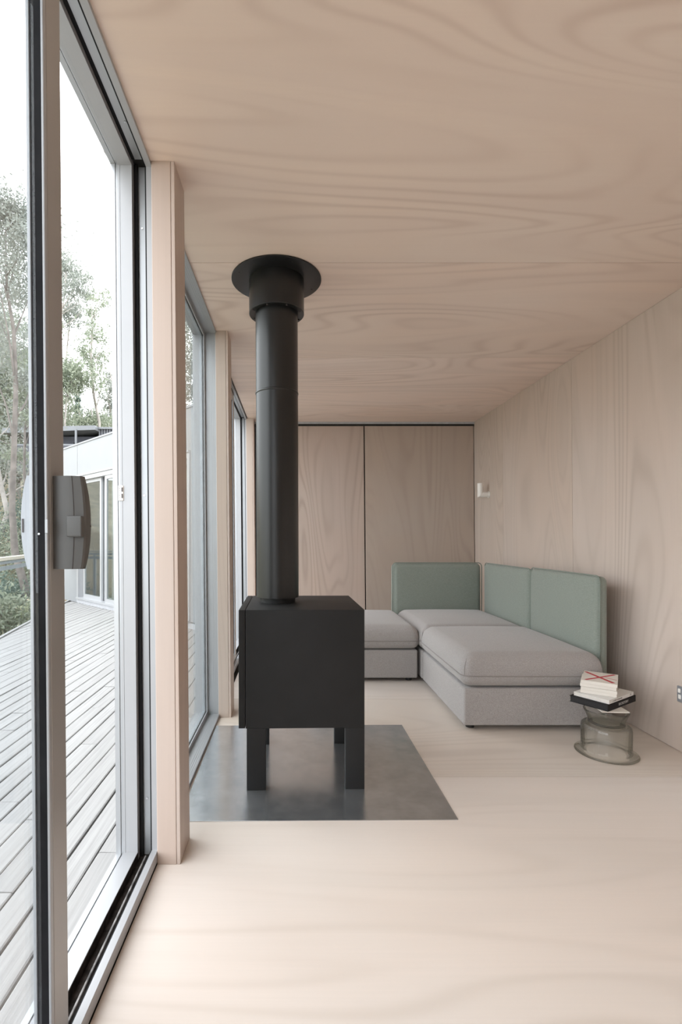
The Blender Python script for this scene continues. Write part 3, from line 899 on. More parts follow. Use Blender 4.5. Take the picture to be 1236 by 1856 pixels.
def frame_fn(ox, oy, oz, ang):
    ca, sa = math.cos(ang), math.sin(ang)
    return lambda p: (ox + p[0]*ca - p[1]*sa, oy + p[0]*sa + p[1]*ca, oz + p[2])
def book(name, ox, oy, oz, ang, L, W, T, cover, pages, label, cat='book', group=None, ct=0.0025, over=0.003, spine='front'):
    """origin at the near corner; local x along length L, local y along width W. spine lies along local y=0"""
    e = empty(name, (ox, oy, oz), 0, label, cat, group)
    F = frame_fn(ox, oy, oz, ang)
    c = MB()
    c.rbox(0, L, 0, W, 0, ct, r=ct*0.3, k=1); c.rbox(0, L, 0, W, T - ct, T, r=ct*0.3, k=1); c.rbox(0, L, 0, ct, 0, T, r=ct*0.3, k=1)
    build(c.xform(F), 'cover', cover, e)
    build(MB().box(over, L - over, ct*0.8, W - over, ct, T - ct).xform(F), 'page_block', pages, e)
    return e, F
def text_part(txt, size, parent, F, loc, rot, mat, name='lettering', squeeze=1.0):
    cu = bpy.data.curves.new(name, 'FONT'); cu.body = txt; cu.size = size; cu.extrude = 0.0002
    cu.align_x = 'CENTER'; cu.align_y = 'CENTER'
    ob = bpy.data.objects.new(name, cu); COL.objects.link(ob)
    bpy.context.view_layer.update()
    me = bpy.data.meshes.new_from_object(ob)
    bpy.data.objects.remove(ob)
    mt = Matrix.Translation(loc) @ rot @ Matrix.Diagonal((squeeze, 1, 1, 1))
    inv = WORLD[parent.name].inverted()
    for v in me.vertices:
        v.co = inv @ Vector(F(tuple(mt @ v.co)))
    me.materials.clear(); me.materials.append(mat)
    o = bpy.data.objects.new(name, me); COL.objects.link(o); o.parent = parent
    WORLD[o.name] = WORLD[parent.name].copy()
    return o
RX90 = Matrix.Rotation(math.radians(90), 4, 'X')
# small cream pad lying in the bowl mouth
zb = 0.2165
pd, F = book('notepad', 1.500, 2.398, zb, math.radians(-4), 0.128, 0.10, 0.006, M['cover_cream'], M['paper'], 'small cream notepad lying on the glass bowl under the black book', 'notepad', ct=0.001)
zb += 0.0062
bk, F = book('hardcover_book', 1.523, 2.392, zb, math.radians(32.5), 0.288, 0.185, 0.032, M['book_black'], M['paper_shaded'], 'thick black hardcover book with pale spine lettering, lowest on the glass table')
text_part('BUCKSTORY', 0.0175, bk, F, (0.158, -0.0003, 0.0165), RX90, M['ink_white'], 'spine_lettering')
zb += 0.0323
b2, F = book('paperback_book', 1.537, 2.404, zb, math.radians(33), 0.258, 0.170, 0.0185, M['cover_white'], M['paper'], 'white paperback book between the black hardcover and the booklets', ct=0.0012, over=0.0006)
text_part('A GUIDE TO BUILDING', 0.0095, b2, F, (0.085, -0.0003, 0.009), RX90, M['ink'], 'spine_lettering')
text_part('ST', 0.013, b2, F, (0.225, -0.0003, 0.009), RX90, M['ink'], 'spine_lettering')
text_part('TITLE\nOF NOTES', 0.017, b2, F, (0.205, 0.075, 0.0188), Matrix.Identity(4), M['ink'], 'cover_lettering')
zb += 0.0188
FL = (1.470, 2.532)
labs = ['cream paper booklet, lowest of the four on the white paperback', 'cream paper booklet, second from the bottom of the stack',
        'cream paper booklet, second from the top of the stack', 'cream booklet with a big red cross, topmost on the glass table stack']
for i in range(4):
    T = 0.0163 if i < 3 else 0.0175
    dx = [0.0, 0.0015, -0.001, 0.002][i]; dn = [0.0, -0.5, 0.4, -0.8][i]
    bo, F = book('booklet', FL[0] + dx, FL[1] - dx, zb, math.radians(-33.5 + dn), 0.157, 0.215, T - 0.0004, M['cover_cream'], M['paper'], labs[i], 'booklet', 'stack of four cream booklets', ct=0.0007, over=0.0012)
    if i == 3:
        L, W = 0.157, 0.215
        def stroke(p, q, w, z):
            p = Vector((p[0]*L, p[1]*W)); q = Vector((q[0]*L, q[1]*W)); d = (q-p).normalized(); nn = Vector((-d.y, d.x))*w/2
            pts = [p+nn, p-nn, q-nn, q+nn]
            return MB().prism([(a.x, a.y) for a in pts], lambda a, b, d_: (a, b, d_), z, z+0.0003)
        zt = T - 0.0004
        build(stroke((0.06, 0.88), (0.90, 0.10), 0.018, zt).xform(F), 'red_cross', M['red'], bo)
        build(stroke((0.12, 0.06), (0.90, 0.93), 0.013, zt + 0.0003).xform(F), 'red_cross', M['red'], bo)
        build(stroke((0.66, 0.52), (0.98, 0.42), 0.006, zt).xform(F), 'red_stroke', M['red'], bo)
    zb += T

# ------------------------------------------------------------------ deck outside
ZD = -0.022
deck = build(MB().add([(-0.60, -2.6, -0.20), (-0.60, 5.2, -0.20), (-4.2, 8.8, -0.20), (-3.5, 6.7, -0.20), (-1.5, -2.6, -0.20),
                       (-0.60, -2.6, -0.07), (-0.60, 5.2, -0.07), (-4.2, 8.8, -0.07), (-3.5, 6.7, -0.07), (-1.5, -2.6, -0.07)],
                      [(0,1,2,3,4), (5,9,8,7,6), (0,5,6,1), (1,6,7,2), (2,7,8,3), (3,8,9,4), (4,9,5,0)]), 'deck', M['void'])
set_props(deck, 'weathered silver timber deck outside the glass doors', 'deck', None, 'structure')
def y_far(x): return 7.28 - (x + 2.65) * 0.99
def y_near(x):
    ye = 5.29 - (x + 3.18) / 0.226
    return max(-2.5, ye)
pitch = 0.0905; i = 0
x = -0.596
rd = random.Random(11)
while x - pitch > -4.05:
    xb, xa = x - 0.0035, x - pitch + 0.0035
    lo = (y_near(xa), y_near(xb)); hi = (y_far(xa) - 0.012, y_far(xb) - 0.012)
    if min(hi) - max(lo) > 0.1:
        cuts = []
        y = lo[1] + rd.uniform(0.6, 2.6)
        while y < min(hi) - 0.5:
            cuts.append(y); y += rd.choice((1.35, 1.8, 2.25, 2.7))
        ends = [lo] + [(c, c) for c in cuts] + [hi]
        for e0, e1 in zip(ends[:-1], ends[1:]):
            if e0[0] >= e1[0] - 0.02 or e0[1] >= e1[1] - 0.02:
                continue
            n = max(2, int((e1[0] - e0[0]) / 0.22)); vs = []; fs = []
            zt = ZD + rd.uniform(-0.0015, 0.0015)
            tw = rd.uniform(-0.0012, 0.0012)
            for q in range(n + 1):
                t = q / n; g = 0.002 if 0 < t < 1 else 0
                ya = e0[0] * (1-t) + e1[0] * t; yb = e0[1] * (1-t) + e1[1] * t
                if q == 0: ya += 0.002; yb += 0.002
                if q == n: ya -= 0.002; yb -= 0.002
                ja = rd.uniform(-0.0024, 0.0010) if g else 0; jb = rd.uniform(-0.0010, 0.0024) if g else 0
                vs += [(xa + ja, ya, zt - 0.03), (xa + ja, ya, zt - tw - 0.003), (xa + ja + 0.004, ya, zt - tw), (xb + jb - 0.004, yb, zt + tw), (xb + jb, yb, zt + tw - 0.003), (xb + jb, yb, zt - 0.03)]
            for q in range(n):
                for j in range(5):
                    fs.append((q*6+j, q*6+j+1, (q+1)*6+j+1, (q+1)*6+j))
            fs.append((5,4,3,2,1,0)); fs.append(tuple(n*6+j for j in range(6)))
            build(MB().add(vs, fs), 'deck_board', M['deck'], deck)
    x -= pitch; i += 1
# edge board following the deck's outer edge
eb = MB()
P0 = Vector((-1.60, -1.70)); P1 = Vector((-3.95, 8.70)); 
def edge_pt(Y): return (-3.18 - 0.226 * (Y - 5.29))
ys = [-2.5 + 11.15 * k / 20 for k in range(21)]
vs = []; fs = []
for Y in ys:
    xx = edge_pt(Y)
    vs += [(xx - 0.045, Y, ZD - 0.14), (xx - 0.045, Y, ZD + 0.012), (xx - 0.008, Y, ZD + 0.012), (xx - 0.008, Y, ZD - 0.14)]
for q in range(20):
    for j in range(4):
        k = (j + 1) % 4; fs.append((q*4+j, q*4+k, (q+1)*4+k, (q+1)*4+j))
fs.append((0,1,2,3)); fs.append((83,82,81,80))
build(eb.add(vs, fs), 'edge_board', M['deck'], deck)

# balustrade on the outer edge
bal = empty('balustrade', (edge_pt(5), 5, ZD), 0, 'deck balustrade with a pale timber handrail and steel bars, seen through the left glass', 'railing')
def edge3(Y, z, off=0.06): return (edge_pt(Y) - off, Y, z)
def bar(w, h, z, y0, y1):
    mb = MB(); a = edge3(y0, z); b = edge3(y1, z); vs = []
    for p in (a, b): vs += [(p[0]-w/2, p[1], z-h/2), (p[0]+w/2, p[1], z-h/2), (p[0]+w/2, p[1], z+h/2), (p[0]-w/2, p[1], z+h/2)]
    return mb.add(vs, [(0,1,2,3),(7,6,5,4),(0,4,5,1),(1,5,6,2),(2,6,7,3),(3,7,4,0)])
build(bar(0.09, 0.035, 0.835, 3.2, 8.55), 'handrail', M['rail_timber'], bal)
build(bar(0.04, 0.030, 0.790, 3.2, 8.55), 'rail_bracket', M['galv'], bal)
build(bar(0.012, 0.045, 0.725, 3.2, 8.55), 'steel_bar', M['galv'], bal)
for Y in (3.3, 8.2):
    p = edge3(Y, 0)
    build(MB().rbox(p[0]-.02, p[0]+.02, Y-.02, Y+.02, -0.15, 0.80, r=0.003, k=1), 'post', M['galv'], bal)

# ------------------------------------------------------------------ white neighbouring wing
Q0 = Vector((-3.68, 8.30)); dv = Vector((0.711, -0.704)).normalized(); nv = Vector((-dv.y, dv.x)) * -1   # nv points out to the deck
if nv.dot(-Q0) < 0: nv = -nv
def W(t, z, d=0.0):                 # d: distance out of the wall plane
    p = Q0 + dv * t + nv * d
    return (p.x, p.y, z)
def wbox(t0, t1, z0, z1, d0, d1):
    return MB().add([W(t0,z0,d0),W(t1,z0,d0),W(t1,z0,d1),W(t0,z0,d1),W(t0,z1,d0),W(t1,z1,d0),W(t1,z1,d1),W(t0,z1,d1)],
                    [(0,3,2,1),(4,5,6,7),(0,1,5,4),(1,2,6,5),(2,3,7,6),(3,0,4,7)])
nb = empty('neighbouring_wing', W(1.7, 0, -1.5), 0, 'white flat-roofed wing of the house across the deck with sliding glass doors', 'building')
T0, T1, TE = 0.02, 3.40, 4.30
build(wbox(-0.72, -0.012, -0.02, 2.64, -0.12, 0.0), 'wall_panel', M['white_cladding'], nb)
build(wbox(-0.012, 0.0, -0.02, 2.64, -0.12, -0.012), 'joint', M['grey_fascia'], nb)
build(wbox(0.0, TE, 2.10, 2.64, -0.12, 0.0), 'wall_panel', M['white_cladding'], nb)
build(wbox(T1, TE, 0.06, 2.10, -0.12, 0.0), 'wall_panel', M['white_cladding'], nb)
build(wbox(-0.72, -0.60, -0.3, 2.64, -3.0, -0.12), 'wall_panel', M['white_cladding'], nb)
build(wbox(-0.74, TE, 2.64, 2.665, -3.0, 0.012), 'roof', M['white_cladding'], nb)
build(wbox(-0.72, TE, -0.3, 2.64, -3.1, -3.0), 'back_wall', M['curtain'], nb)
build(wbox(-0.60, TE, -0.05, 0.0, -3.0, -0.12), 'inner_floor', M['deck'], nb)
build(wbox(-0.012, TE, -0.021, 0.045, -0.12, 0.008), 'fascia', M['grey_fascia'], nb)
build(wbox(0.0, T1, 0.045, 0.075, -0.10, 0.03), 'door_sill', M['alu_white'], nb)
build(wbox(0.0, T1, 2.03, 2.10, -0.10, 0.012), 'door_head', M['alu_white'], nb)
build(wbox(0.0, 0.05, 0.075, 2.03, -0.10, 0.012), 'door_jamb', M['alu_white'], nb)
build(wbox(T1 - 0.05, T1, 0.075, 2.03, -0.10, 0.012), 'door_jamb', M['alu_white'], nb)
build(wbox(0.0, T1, 2.10, 2.125, 0.0, 0.03), 'drip_flashing', M['grey_fascia'], nb)
for (a, b, d, blind) in ((0.14, 0.84, -0.04, 0), (0.80, 1.17, -0.085, 0), (1.06, 2.28, 0.0, 1), (2.22, 3.36, -0.04, 1)):
    sf = MB(); st = 0.055
    for (p, q) in ((a, a+st), (b-st, b)):
        mb_ = wbox(p, q, 0.075, 2.03, d - 0.03, d); sf.add(mb_.v, mb_.f)
    for (p, q) in ((0.075, 0.135), (1.975, 2.03)):
        mb_ = wbox(a+st, b-st, p, q, d - 0.03, d); sf.add(mb_.v, mb_.f)
    lf = build(sf, 'door_leaf', M['alu_white'], nb)
    build(wbox(a+st, b-st, 0.135, 1.975, d - 0.018, d - 0.012), 'pane', M['pane_far'], lf)
    if blind:
        build(wbox(a+st, b-st, 0.10, 1.95, -0.16, -0.155), 'blind', M['curtain'], nb)

# ------------------------------------------------------------------ charcoal cabin up the slope
cb = empty('hillside_cabin', (-6.3, 16.5, 2.3), 0, 'charcoal clad cabin up the slope above the white wing roof', 'building')
def CX(u, Y): return (u - 535) * Y / FPX
YC = 16.0
build(MB().box(-8.9, CX(176, YC), YC + 0.25, YC + 3.0, 2.2, 4.42), 'body', M['dark_cladding'], cb)
build(MB().box(CX(179, YC), CX(232, YC), YC, YC + 3.0, 2.2, 4.60), 'clad_block', M['dark_cladding'], cb)
k = 0; x = CX(180, YC)
while x < CX(231, YC):
    build(MB().box(x, x + 0.03, YC - 0.03, YC, 2.2, 4.60), 'batten', M['dark_roof'], cb); x += 0.085; k += 1
build(MB().add([(-9.2, YC-0.6, 4.36), (CX(180,YC), YC-0.35, 4.52), (CX(180,YC), YC+3, 4.56), (-9.2, YC+3, 4.44),
                (-9.2, YC-0.6, 4.52), (CX(180,YC), YC-0.35, 4.66), (CX(180,YC), YC+3, 4.66), (-9.2, YC+3, 4.52)],
               [(0,3,2,1),(4,5,6,7),(0,1,5,4),(1,2,6,5),(2,3,7,6),(3,0,4,7)]), 'roof', M['dark_roof'], cb)
build(MB().box(CX(178,YC), CX(234,YC), YC-0.1, YC+3.1, 4.60, 4.66), 'roof', M['dark_roof'], cb)
build(MB().box(CX(128,YC), CX(160,YC), YC+0.22, YC+0.26, 3.95, 4.22), 'window', M['seal'], cb)
build(MB().box(CX(160,YC), CX(180,YC), YC-0.35, YC+0.2, 3.3, 4.12), 'screen', M['dark_roof'], cb)
build(MB().box(CX(148,YC), CX(151,YC), YC-0.5, YC-0.45, 2.6, 4.50), 'post', M['dark_roof'], cb)
build(MB().box(-8.9, CX(150,YC), YC-0.48, YC-0.44, 3.99, 4.04), 'top_rail', M['dark_roof'], cb)
build(MB().box(-8.9, CX(149, YC), YC-0.47, YC-0.45, 3.2, 4.0), 'balustrade_screen', M['dark_cladding'], cb)

# ------------------------------------------------------------------ ground and planting
def terrain_z(x, y):
    d = max(0.0, y - 9.0) + 0.35 * max(0.0, -x - 9)
    h = -0.45 + 0.17 * d + 0.003 * d * d * (1 if d < 30 else 0)
    if d >= 30: h = -0.45 + 0.17 * 30 + 2.7 + (d - 30) * 0.02
    return h + 0.25 * math.sin(x * 0.7) * math.cos(y * 0.5) * min(1, d / 6)
nx, ny = 60, 70
vs = [( -60 + 75 * i / nx, -12 + 82 * j / ny, 0) for j in range(ny + 1) for i in range(nx + 1)]
def gz(x, y):
    if x > -6.5 and y < 12: return -0.75
    return terrain_z(x, y)
vs = [(x, y, gz(x, y)) for x, y, _ in vs]
fs = [(j*(nx+1)+i, j*(nx+1)+i+1, (j+1)*(nx+1)+i+1, (j+1)*(nx+1)+i) for j in range(ny) for i in range(nx)]
gr = build(MB().add(vs, fs), 'ground', M['soil'], smooth=True)
set_props(gr, 'dry grassy hillside rising behind the deck', 'ground', None, 'structure')

NP = np.random.default_rng(5)
def leaf_mesh(name, centers, size, aspect, mat, parent=None, droop=0.0):
    """one small quad per centre, all in one mesh (stuff)"""
    n = len(centers)
    d = NP.normal(size=(n, 3)); d[:, 2] -= droop; d /= np.linalg.norm(d, axis=1)[:, None]
    e = NP.normal(size=(n, 3)); e -= (e * d).sum(1)[:, None] * d; e /= np.linalg.norm(e, axis=1)[:, None]
    L = size * NP.uniform(0.6, 1.3, (n, 1)); Wd = L * aspect
    c = centers
    V = np.stack([c, c + d*L*0.5 + e*Wd*0.5, c + d*L, c + d*L*0.5 - e*Wd*0.5], 1).reshape(-1, 3)
    if parent is not None:
        V = V - np.array(WORLD[parent.name].translation)
        org = (0, 0, 0)
    else:
        org = (float(V[:, 0].mean()), float(V[:, 1].mean()), float(V[:, 2].min())); V = V - np.array(org)
    me = bpy.data.meshes.new(name)
    me.vertices.add(4*n); me.loops.add(4*n); me.polygons.add(n)
    me.vertices.foreach_set('co', V.astype(np.float32).ravel())
    me.loops.foreach_set('vertex_index', np.arange(4*n, dtype=np.int32))
    me.polygons.foreach_set('loop_start', np.arange(0, 4*n, 4, dtype=np.int32))
    me.update(calc_edges=True); me.validate()
    me.materials.append(mat)
    o = bpy.data.objects.new(name, me); COL.objects.link(o)
    o['kind'] = 'stuff'
    if parent is not None:
        o.parent = parent; WORLD[o.name] = WORLD[parent.name].copy()
    else:
        o.location = org; WORLD[o.name] = Matrix.Translation(org)
    return o

def clumps(points, per, sig):
    out = []
    for p, s in points:
        out.append(NP.normal(size=(max(3, int(per * s)), 3)) * np.array([sig * s, sig * s, sig * s * 0.65]) + np.array(p))
    return np.concatenate(out)

def PX(u, v, Y):                    # a point seen at a pixel, standing at depth Y
    return Vector(((u - 535) * Y / FPX, Y, EYE + (975 - v) * Y / FPX))

def tree(trunk, r0, branches, label, group='eucalyptus trees on the hillside', leafmat='leaf_grey', per=150, sig=0.4, leaf=0.12, bark='bark_pale', name='eucalyptus_tree', extra=None, seed=1, twigs=4):
    """trunk: list of points; branches: list of (start fraction, end point)"""
    rg = random.Random(seed)
    base = trunk[0]
    e = empty(name, tuple(base), 0, label, 'tree', group)
    e['kind'] = 'thing'
    n = len(trunk)
    build(MB().tube(trunk, [r0 * (1 - 0.8 * i / (n - 1)) for i in range(n)], 9), 'trunk', M[bark], e, smooth=True)
    tips = []
    def at(fr):
        q = fr * (n - 1); i = min(int(q), n - 2); return trunk[i].lerp(trunk[i+1], q - i), r0 * (1 - 0.8 * fr)
    for fr, end, s in branches:
        p, rr_ = at(fr)
        end = Vector(end); mid = p.lerp(end, 0.5) + Vector((rg.uniform(-.1,.1), rg.uniform(-.1,.1), -0.08 * (end - p).length))
        q1 = p.lerp(mid, 0.5); path = [p, q1, mid, mid.lerp(end, 0.55) + Vector((0, 0, 0.03)), end]
        br = build(MB().tube(path, [rr_ * f for f in (0.55, 0.45, 0.34, 0.22, 0.08)], 6), 'branch', M[bark], e, smooth=True)
        if s > 0:
            tips.append((tuple(end), s)); tips.append((tuple(path[3]), s * 0.8))
            for k in range(twigs):
                w = (end - p).length * 0.28
                c = end + Vector((rg.uniform(-w, w), rg.uniform(-w, w), rg.uniform(-w * 0.7, w * 0.7)))
                tips.append((tuple(c), s * rg.uniform(0.4, 0.8)))
    if tips:
        fo = leaf_mesh('foliage', clumps(tips, per, sig), leaf, 0.36, M[leafmat], e, 0.5)
    return e

def auto_branches(trunk, n, spread, rise, s0, seed, lo=0.4):
    rg = random.Random(seed); out = []; m = len(trunk)
    for k in range(n):
        fr = lo + (1 - lo) * (k + 0.5) / n
        q = fr * (m - 1); i = min(int(q), m - 2); p = trunk[i].lerp(trunk[i+1], q - i)
        an = k * 2.4 + rg.uniform(-.5, .5); L = spread * (1.1 - 0.55 * abs(fr - 0.55) * 2) * rg.uniform(0.7, 1.2)
        out.append((fr, p + Vector((math.cos(an) * L, math.sin(an) * L, rise * rg.uniform(0.4, 1.2))), s0 * rg.uniform(0.6, 1.2)))
    return out

# tree by the deck edge, seen through the near leaf's glass: leaning trunk at the left
Y = 9.6
tk = [PX(58, 1140, Y), PX(44, 1060, Y), PX(27, 1000, Y), PX(22, 920, Y), PX(26, 800, Y), PX(29, 700, Y), PX(25, 600, Y), PX(12, 520, Y), PX(10, 420, Y)]
tk[0].z = -0.75
br = [(0.74, PX(62, 520, Y+.4), 0.9), (0.62, PX(-12, 470, Y-.3), 1.0), (0.5, PX(-25, 640, Y+.5), 0.9), (0.86, PX(40, 400, Y+.3), 1.1), (0.95, PX(-5, 370, Y), 1.2),
      (0.9, PX(55, 440, Y-.4), 0.9), (0.55, PX(60, 690, Y+.3), 0.7), (0.8, PX(-20, 420, Y), 1.1), (1.0, PX(20, 385, Y), 1.1), (0.7, PX(-10, 560, Y+1), .9)]
tree(tk, 0.085, br, 'tall leaning eucalyptus at the deck edge, trunk seen through the left foreground glass', leafmat='leaf_grey', per=230, sig=0.34, leaf=0.085, bark='bark', seed=3, twigs=6)
Y = 10.2
tk = [PX(68, 1135, Y), PX(62, 1080, Y), PX(55, 1000, Y), PX(52, 930, Y), PX(44, 860, Y), PX(45, 780, Y), PX(58, 690, Y)]
tk[0].z = -0.75
tree(tk, 0.06, auto_branches(tk, 6, 0.35, 0.6, 0.5, 5, 0.6), 'thinner leaning eucalyptus just right of the leaning one at the deck edge', leafmat='leaf_green', per=170, sig=0.3, leaf=0.08, bark='bark', seed=4)
Y = 12
tk = [PX(-30, 1120, Y), PX(-10, 1000, Y), PX(14, 930, Y), PX(2, 880, Y), PX(-20, 760, Y), PX(-25, 620, Y), PX(-15, 480, Y)]
tk[0].z = terrain_z(tk[0].x, Y) - 0.3
tree(tk, 0.09, auto_branches(tk, 10, 0.75, 1.0, 0.9, 6, 0.4), 'bushy eucalyptus at the left picture edge with a bowed stem', leafmat='leaf_grey', per=220, sig=0.42, leaf=0.10, seed=5)

# hillside trees between door stile and jamb: crowns placed as the photo shows them
specs = [
 # u_base, trunk top v, Y, [(u, v, size)], label, leaf material
 (92, 470, 24, [(112,470,1.0),(128,478,1.1),(142,492,1.0),(152,515,.9),(158,532,.8),(165,545,.6),(118,500,.9),(108,520,.8),(135,520,.8),(110,485,1),(100,470,1),(148,505,.8)], 'eucalyptus with the highest round crown right of the foreground door stile', 'leaf_grey'),
 (100, 545, 26, [(120,565,.8),(130,570,.9),(138,562,.7),(128,582,.6),(145,570,.6),(150,585,.5),(122,540,.5),(124,555,.7),(108,560,.9),(140,552,.5)], 'eucalyptus with a drooping middle crown beside the door stile', 'leaf_grey'),
 (181, 545, 22, [(165,560,.6),(172,568,.55),(168,590,.6),(172,605,.7),(182,590,.5),(160,620,.6),(150,632,.7),(155,645,.8),(165,655,.7),(180,668,.6),(186,640,.6),(190,615,.5),(178,690,.5),(182,530,.45),(170,535,.5),(190,545,.4),(158,600,.45),(188,655,.5),(183,700,.5),(172,640,.6)], 'slender eucalyptus with a bare lower trunk over the dark cabin', 'leaf_green'),
 (116, 640, 20, [(120,670,.9),(130,680,1.0),(140,685,1.0),(152,690,.8),(122,700,.9),(145,665,.8),(158,678,.6),(112,690,1),(135,700,.6),(128,660,.7)], 'broad light green eucalyptus crown low beside the door stile', 'leaf_green'),
 (141, 705, 30, [(140,712,.5),(142,722,.6),(139,734,.7),(143,745,.7),(138,757,.8),(145,765,.8),(141,775,.9)], 'narrow bluish conical tree above the cabin roof', 'leaf_dark'),
 (122, 715, 25, [(122,725,.7),(128,738,.6),(120,750,.8),(125,765,.8),(127,718,.5)], 'small eucalyptus between the door stile and the conical tree', 'leaf_green'),
 (205, 660, 28, [(196,690,.8),(200,705,.9),(204,722,1.0),(208,740,1.1),(212,700,1),(194,675,.6),(198,735,.8),(202,755,1),(215,730,1.2),(190,720,.5)], 'tall greyish tree partly hidden by the pale door jamb', 'leaf_grey'),
 (165, 735, 24, [(160,755,1.0),(168,748,1.0),(175,760,1.0),(152,765,.8),(182,765,.9),(165,770,1.0),(190,762,.8),(200,768,1)], 'low rounded tree just above the dark cabin roof', 'leaf_green'),
]
for k, (ub, vt, Y, cr, lab, lm) in enumerate(specs):
    top = PX(sum(c[0] for c in cr[:2]) / 2, vt, Y)
    xb_ = PX(ub, 800, Y).x
    bz = gz(xb_, Y) - 0.1
    rg = random.Random(40 + k)
    tk = []
    for i in range(8):
        t = i / 7
        tk.append(Vector((xb_ * (1-t) + top.x * t + (rg.uniform(-.14, .14) if 0 < i < 7 else 0), Y + rg.uniform(-.2, .2), bz * (1-t) + top.z * t)))
    br = []
    for (u, v, s) in cr:
        p = PX(u, v, Y + rg.uniform(-0.8, 0.8))
        fr = (p.z - bz) / (top.z - bz) - 0.10
        br.append((min(0.96, max(0.25, fr)), p, s))
    g = tree(tk, 0.10 if Y > 21 else 0.08, br, lab, leafmat=lm, per=(140, 95, 75, 120, 150, 80, 110, 120)[k], sig=(0.30, 0.25, 0.24, 0.30, 0.16, 0.24, 0.28, 0.32)[k], leaf=0.15, seed=60 + k, twigs=2)

# nearer gum whose trunk stands behind the frame; bare twigs reach into the sky
Y = 14
tk = [PX(262, 1000, Y), PX(258, 820, Y), PX(266, 640, Y), PX(270, 480, Y), PX(262, 330, Y), PX(255, 240, Y)]
tk[0].z = gz(tk[0].x, Y)
br = [(0.7, PX(152, 245, Y), 0), (0.62, PX(181, 312, Y), 0), (0.55, PX(183, 432, Y), 0), (0.75, PX(139, 205, Y), 0),
      (0.5, PX(352, 640, Y), 0.9), (0.6, PX(340, 600, Y+1), 0.9), (0.45, PX(345, 690, Y+.5), 0.8), (0.7, PX(330, 560, Y+1), .9), (0.4, PX(360, 660, Y + 1.2), 1.0), (0.35, PX(338, 720, Y+1), .8)]
tree(tk, 0.13, br, 'gum tree hidden behind the jamb with bare twigs against the white sky', leafmat='leaf_grey', per=300, sig=0.5, leaf=0.11, seed=9)

# background wood on the slope at the far left
rg = random.Random(21)
for k in range(22):
    u = rg.uniform(-75, 72); Y = rg.uniform(18.5, 32)
    vt = {True: rg.uniform(560, 720), False: rg.uniform(470, 640)}[Y < 23] + max(0, (u - 60)) * 1.2
    x0 = PX(u, 800, Y).x; bz = gz(x0, Y) - 0.1; top = PX(u + rg.uniform(-8, 8), vt, Y)
    tk = [Vector((x0 * (1-t) + top.x * t + rg.uniform(-.12, .12), Y, bz * (1-t) + top.z * t)) for t in (0, .2, .4, .6, .8, 1)]
    tree(tk, rg.uniform(0.06, 0.12), auto_branches(tk, 9, 1.4, 0.9, 1.2, 100 + k, 0.15), 'eucalyptus in the dense wood behind the left glass', 'trees of the wood behind the left glass',
         leafmat=rg.choice(('leaf_grey', 'leaf_green', 'leaf_dark', 'leaf_green')), per=120, sig=0.5, leaf=0.14, seed=200 + k, twigs=4)

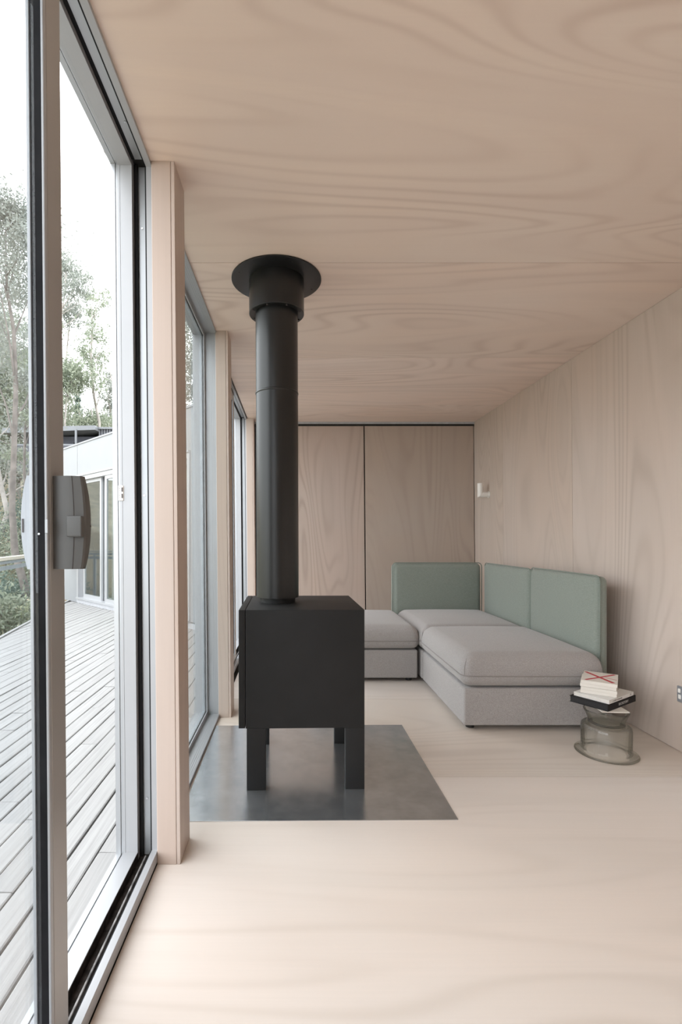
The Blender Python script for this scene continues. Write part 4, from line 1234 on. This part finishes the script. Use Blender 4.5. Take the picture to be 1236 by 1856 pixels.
# shrubs below the balustrade
for k, (u, v, Y, s, lm, lab) in enumerate([(40, 930, 12.5, 1.0, 'leaf_dark', 'dark green shrub beside the leaning trunk, behind the outside handle'),
                                  (8, 985, 11.5, 1.1, 'leaf_green', 'mid green shrub at the picture edge above the handrail'),
                                  (6, 1075, 9.5, .75, 'leaf_dark', 'small bluish shrub under the handrail at the picture edge'),
                                  (44, 1065, 10.8, .8, 'leaf_green', 'green shrub between the two leaning trunks'),
                                  (18, 1120, 8.0, .5, 'leaf_lime', 'low fresh green shrub against the outer deck edge'),
                                  (-12, 1110, 7.2, .55, 'leaf_green', 'low green shrub at the picture edge against the deck'),
                                  (40, 1120, 8.6, .42, 'leaf_straw', 'dry straw coloured bush at the foot of the leaning trunks'),
                                  (10, 1030, 13.0, .9, 'leaf_straw', 'pale dry bush on the slope level with the handrail')]):
    c = PX(u, v, Y)
    base = Vector((c.x, Y, gz(c.x, Y)))
    e = empty('shrub', tuple(base), 0, lab, 'shrub', 'shrubs beyond the balustrade'); e['kind'] = 'thing'
    rg = random.Random(k)
    cl = []
    for q in range(7):
        end = c + Vector((rg.uniform(-.6, .6) * s, rg.uniform(-.5, .5) * s, rg.uniform(-.5, .35) * s))
        build(MB().tube([base, base.lerp(end, 0.5) + Vector((0, 0, .1)), end], [0.02, 0.014, 0.006], 5), 'stem', M['bark'], e)
        cl.append((tuple(end), s))
    cl += [(tuple(c + Vector((rg.uniform(-.6, .6), rg.uniform(-.5, .5), rg.uniform(-.9, .1))) * s), s) for q in range(8)]
    leaf_mesh('foliage', clumps(cl, 330, 0.28), 0.085, 0.35, M[lm], e, 0.0)

def grass(name, lab, x0, x1, y0, y1, n, h, mat, keep=None):
    xy = np.stack([NP.uniform(x0, x1, n), NP.uniform(y0, y1, n)], 1)
    z = np.array([gz(a, b) for a, b in xy])
    if keep: 
        msk = np.array([keep(a, b) for a, b in xy]); xy = xy[msk]; z = z[msk]
    n = len(xy)
    hh = h * NP.uniform(0.5, 1.15, n); an = NP.uniform(0, 6.28, n); w = 0.012 + 0.004 * NP.random(n)
    lean = NP.normal(size=(n, 2)) * 0.22 * hh[:, None]
    b0 = np.column_stack([xy[:, 0] - np.cos(an) * w, xy[:, 1] - np.sin(an) * w, z])
    b1 = np.column_stack([xy[:, 0] + np.cos(an) * w, xy[:, 1] + np.sin(an) * w, z])
    tp = np.column_stack([xy + lean, z + hh])
    V = np.stack([b0, b1, tp], 1).reshape(-1, 3)
    org = np.array([V[:, 0].mean(), V[:, 1].mean(), V[:, 2].min()]); V = V - org
    me = bpy.data.meshes.new(name)
    me.vertices.add(3*n); me.loops.add(3*n); me.polygons.add(n)
    me.vertices.foreach_set('co', V.astype(np.float32).ravel())
    me.loops.foreach_set('vertex_index', np.arange(3*n, dtype=np.int32))
    me.polygons.foreach_set('loop_start', np.arange(0, 3*n, 3, dtype=np.int32))
    me.update(calc_edges=True); me.materials.append(mat)
    o = bpy.data.objects.new(name, me); COL.objects.link(o); o.location = org
    WORLD[o.name] = Matrix.Translation(org)
    set_props(o, lab, 'grass', None, 'stuff')
off_deck = lambda x, y: x < edge_pt(y) - 0.10
grass('tall_grass', 'fresh green tall grass along the outer deck edge', -6.5, -3.0, 4.0, 9.5, 9000, 0.5, M['leaf_lime'], off_deck)
grass('straw_grass', 'dry straw grass mixed in along the outer deck edge', -7.5, -3.0, 5.0, 11.5, 5000, 0.6, M['leaf_straw'], lambda x, y: off_deck(x, y) or y > 9.2)
grass('dry_grass', 'straw coloured dry grass on the slope behind the trunks', -16, -4.2, 9.3, 24.0, 60000, 0.55, M['leaf_straw'])
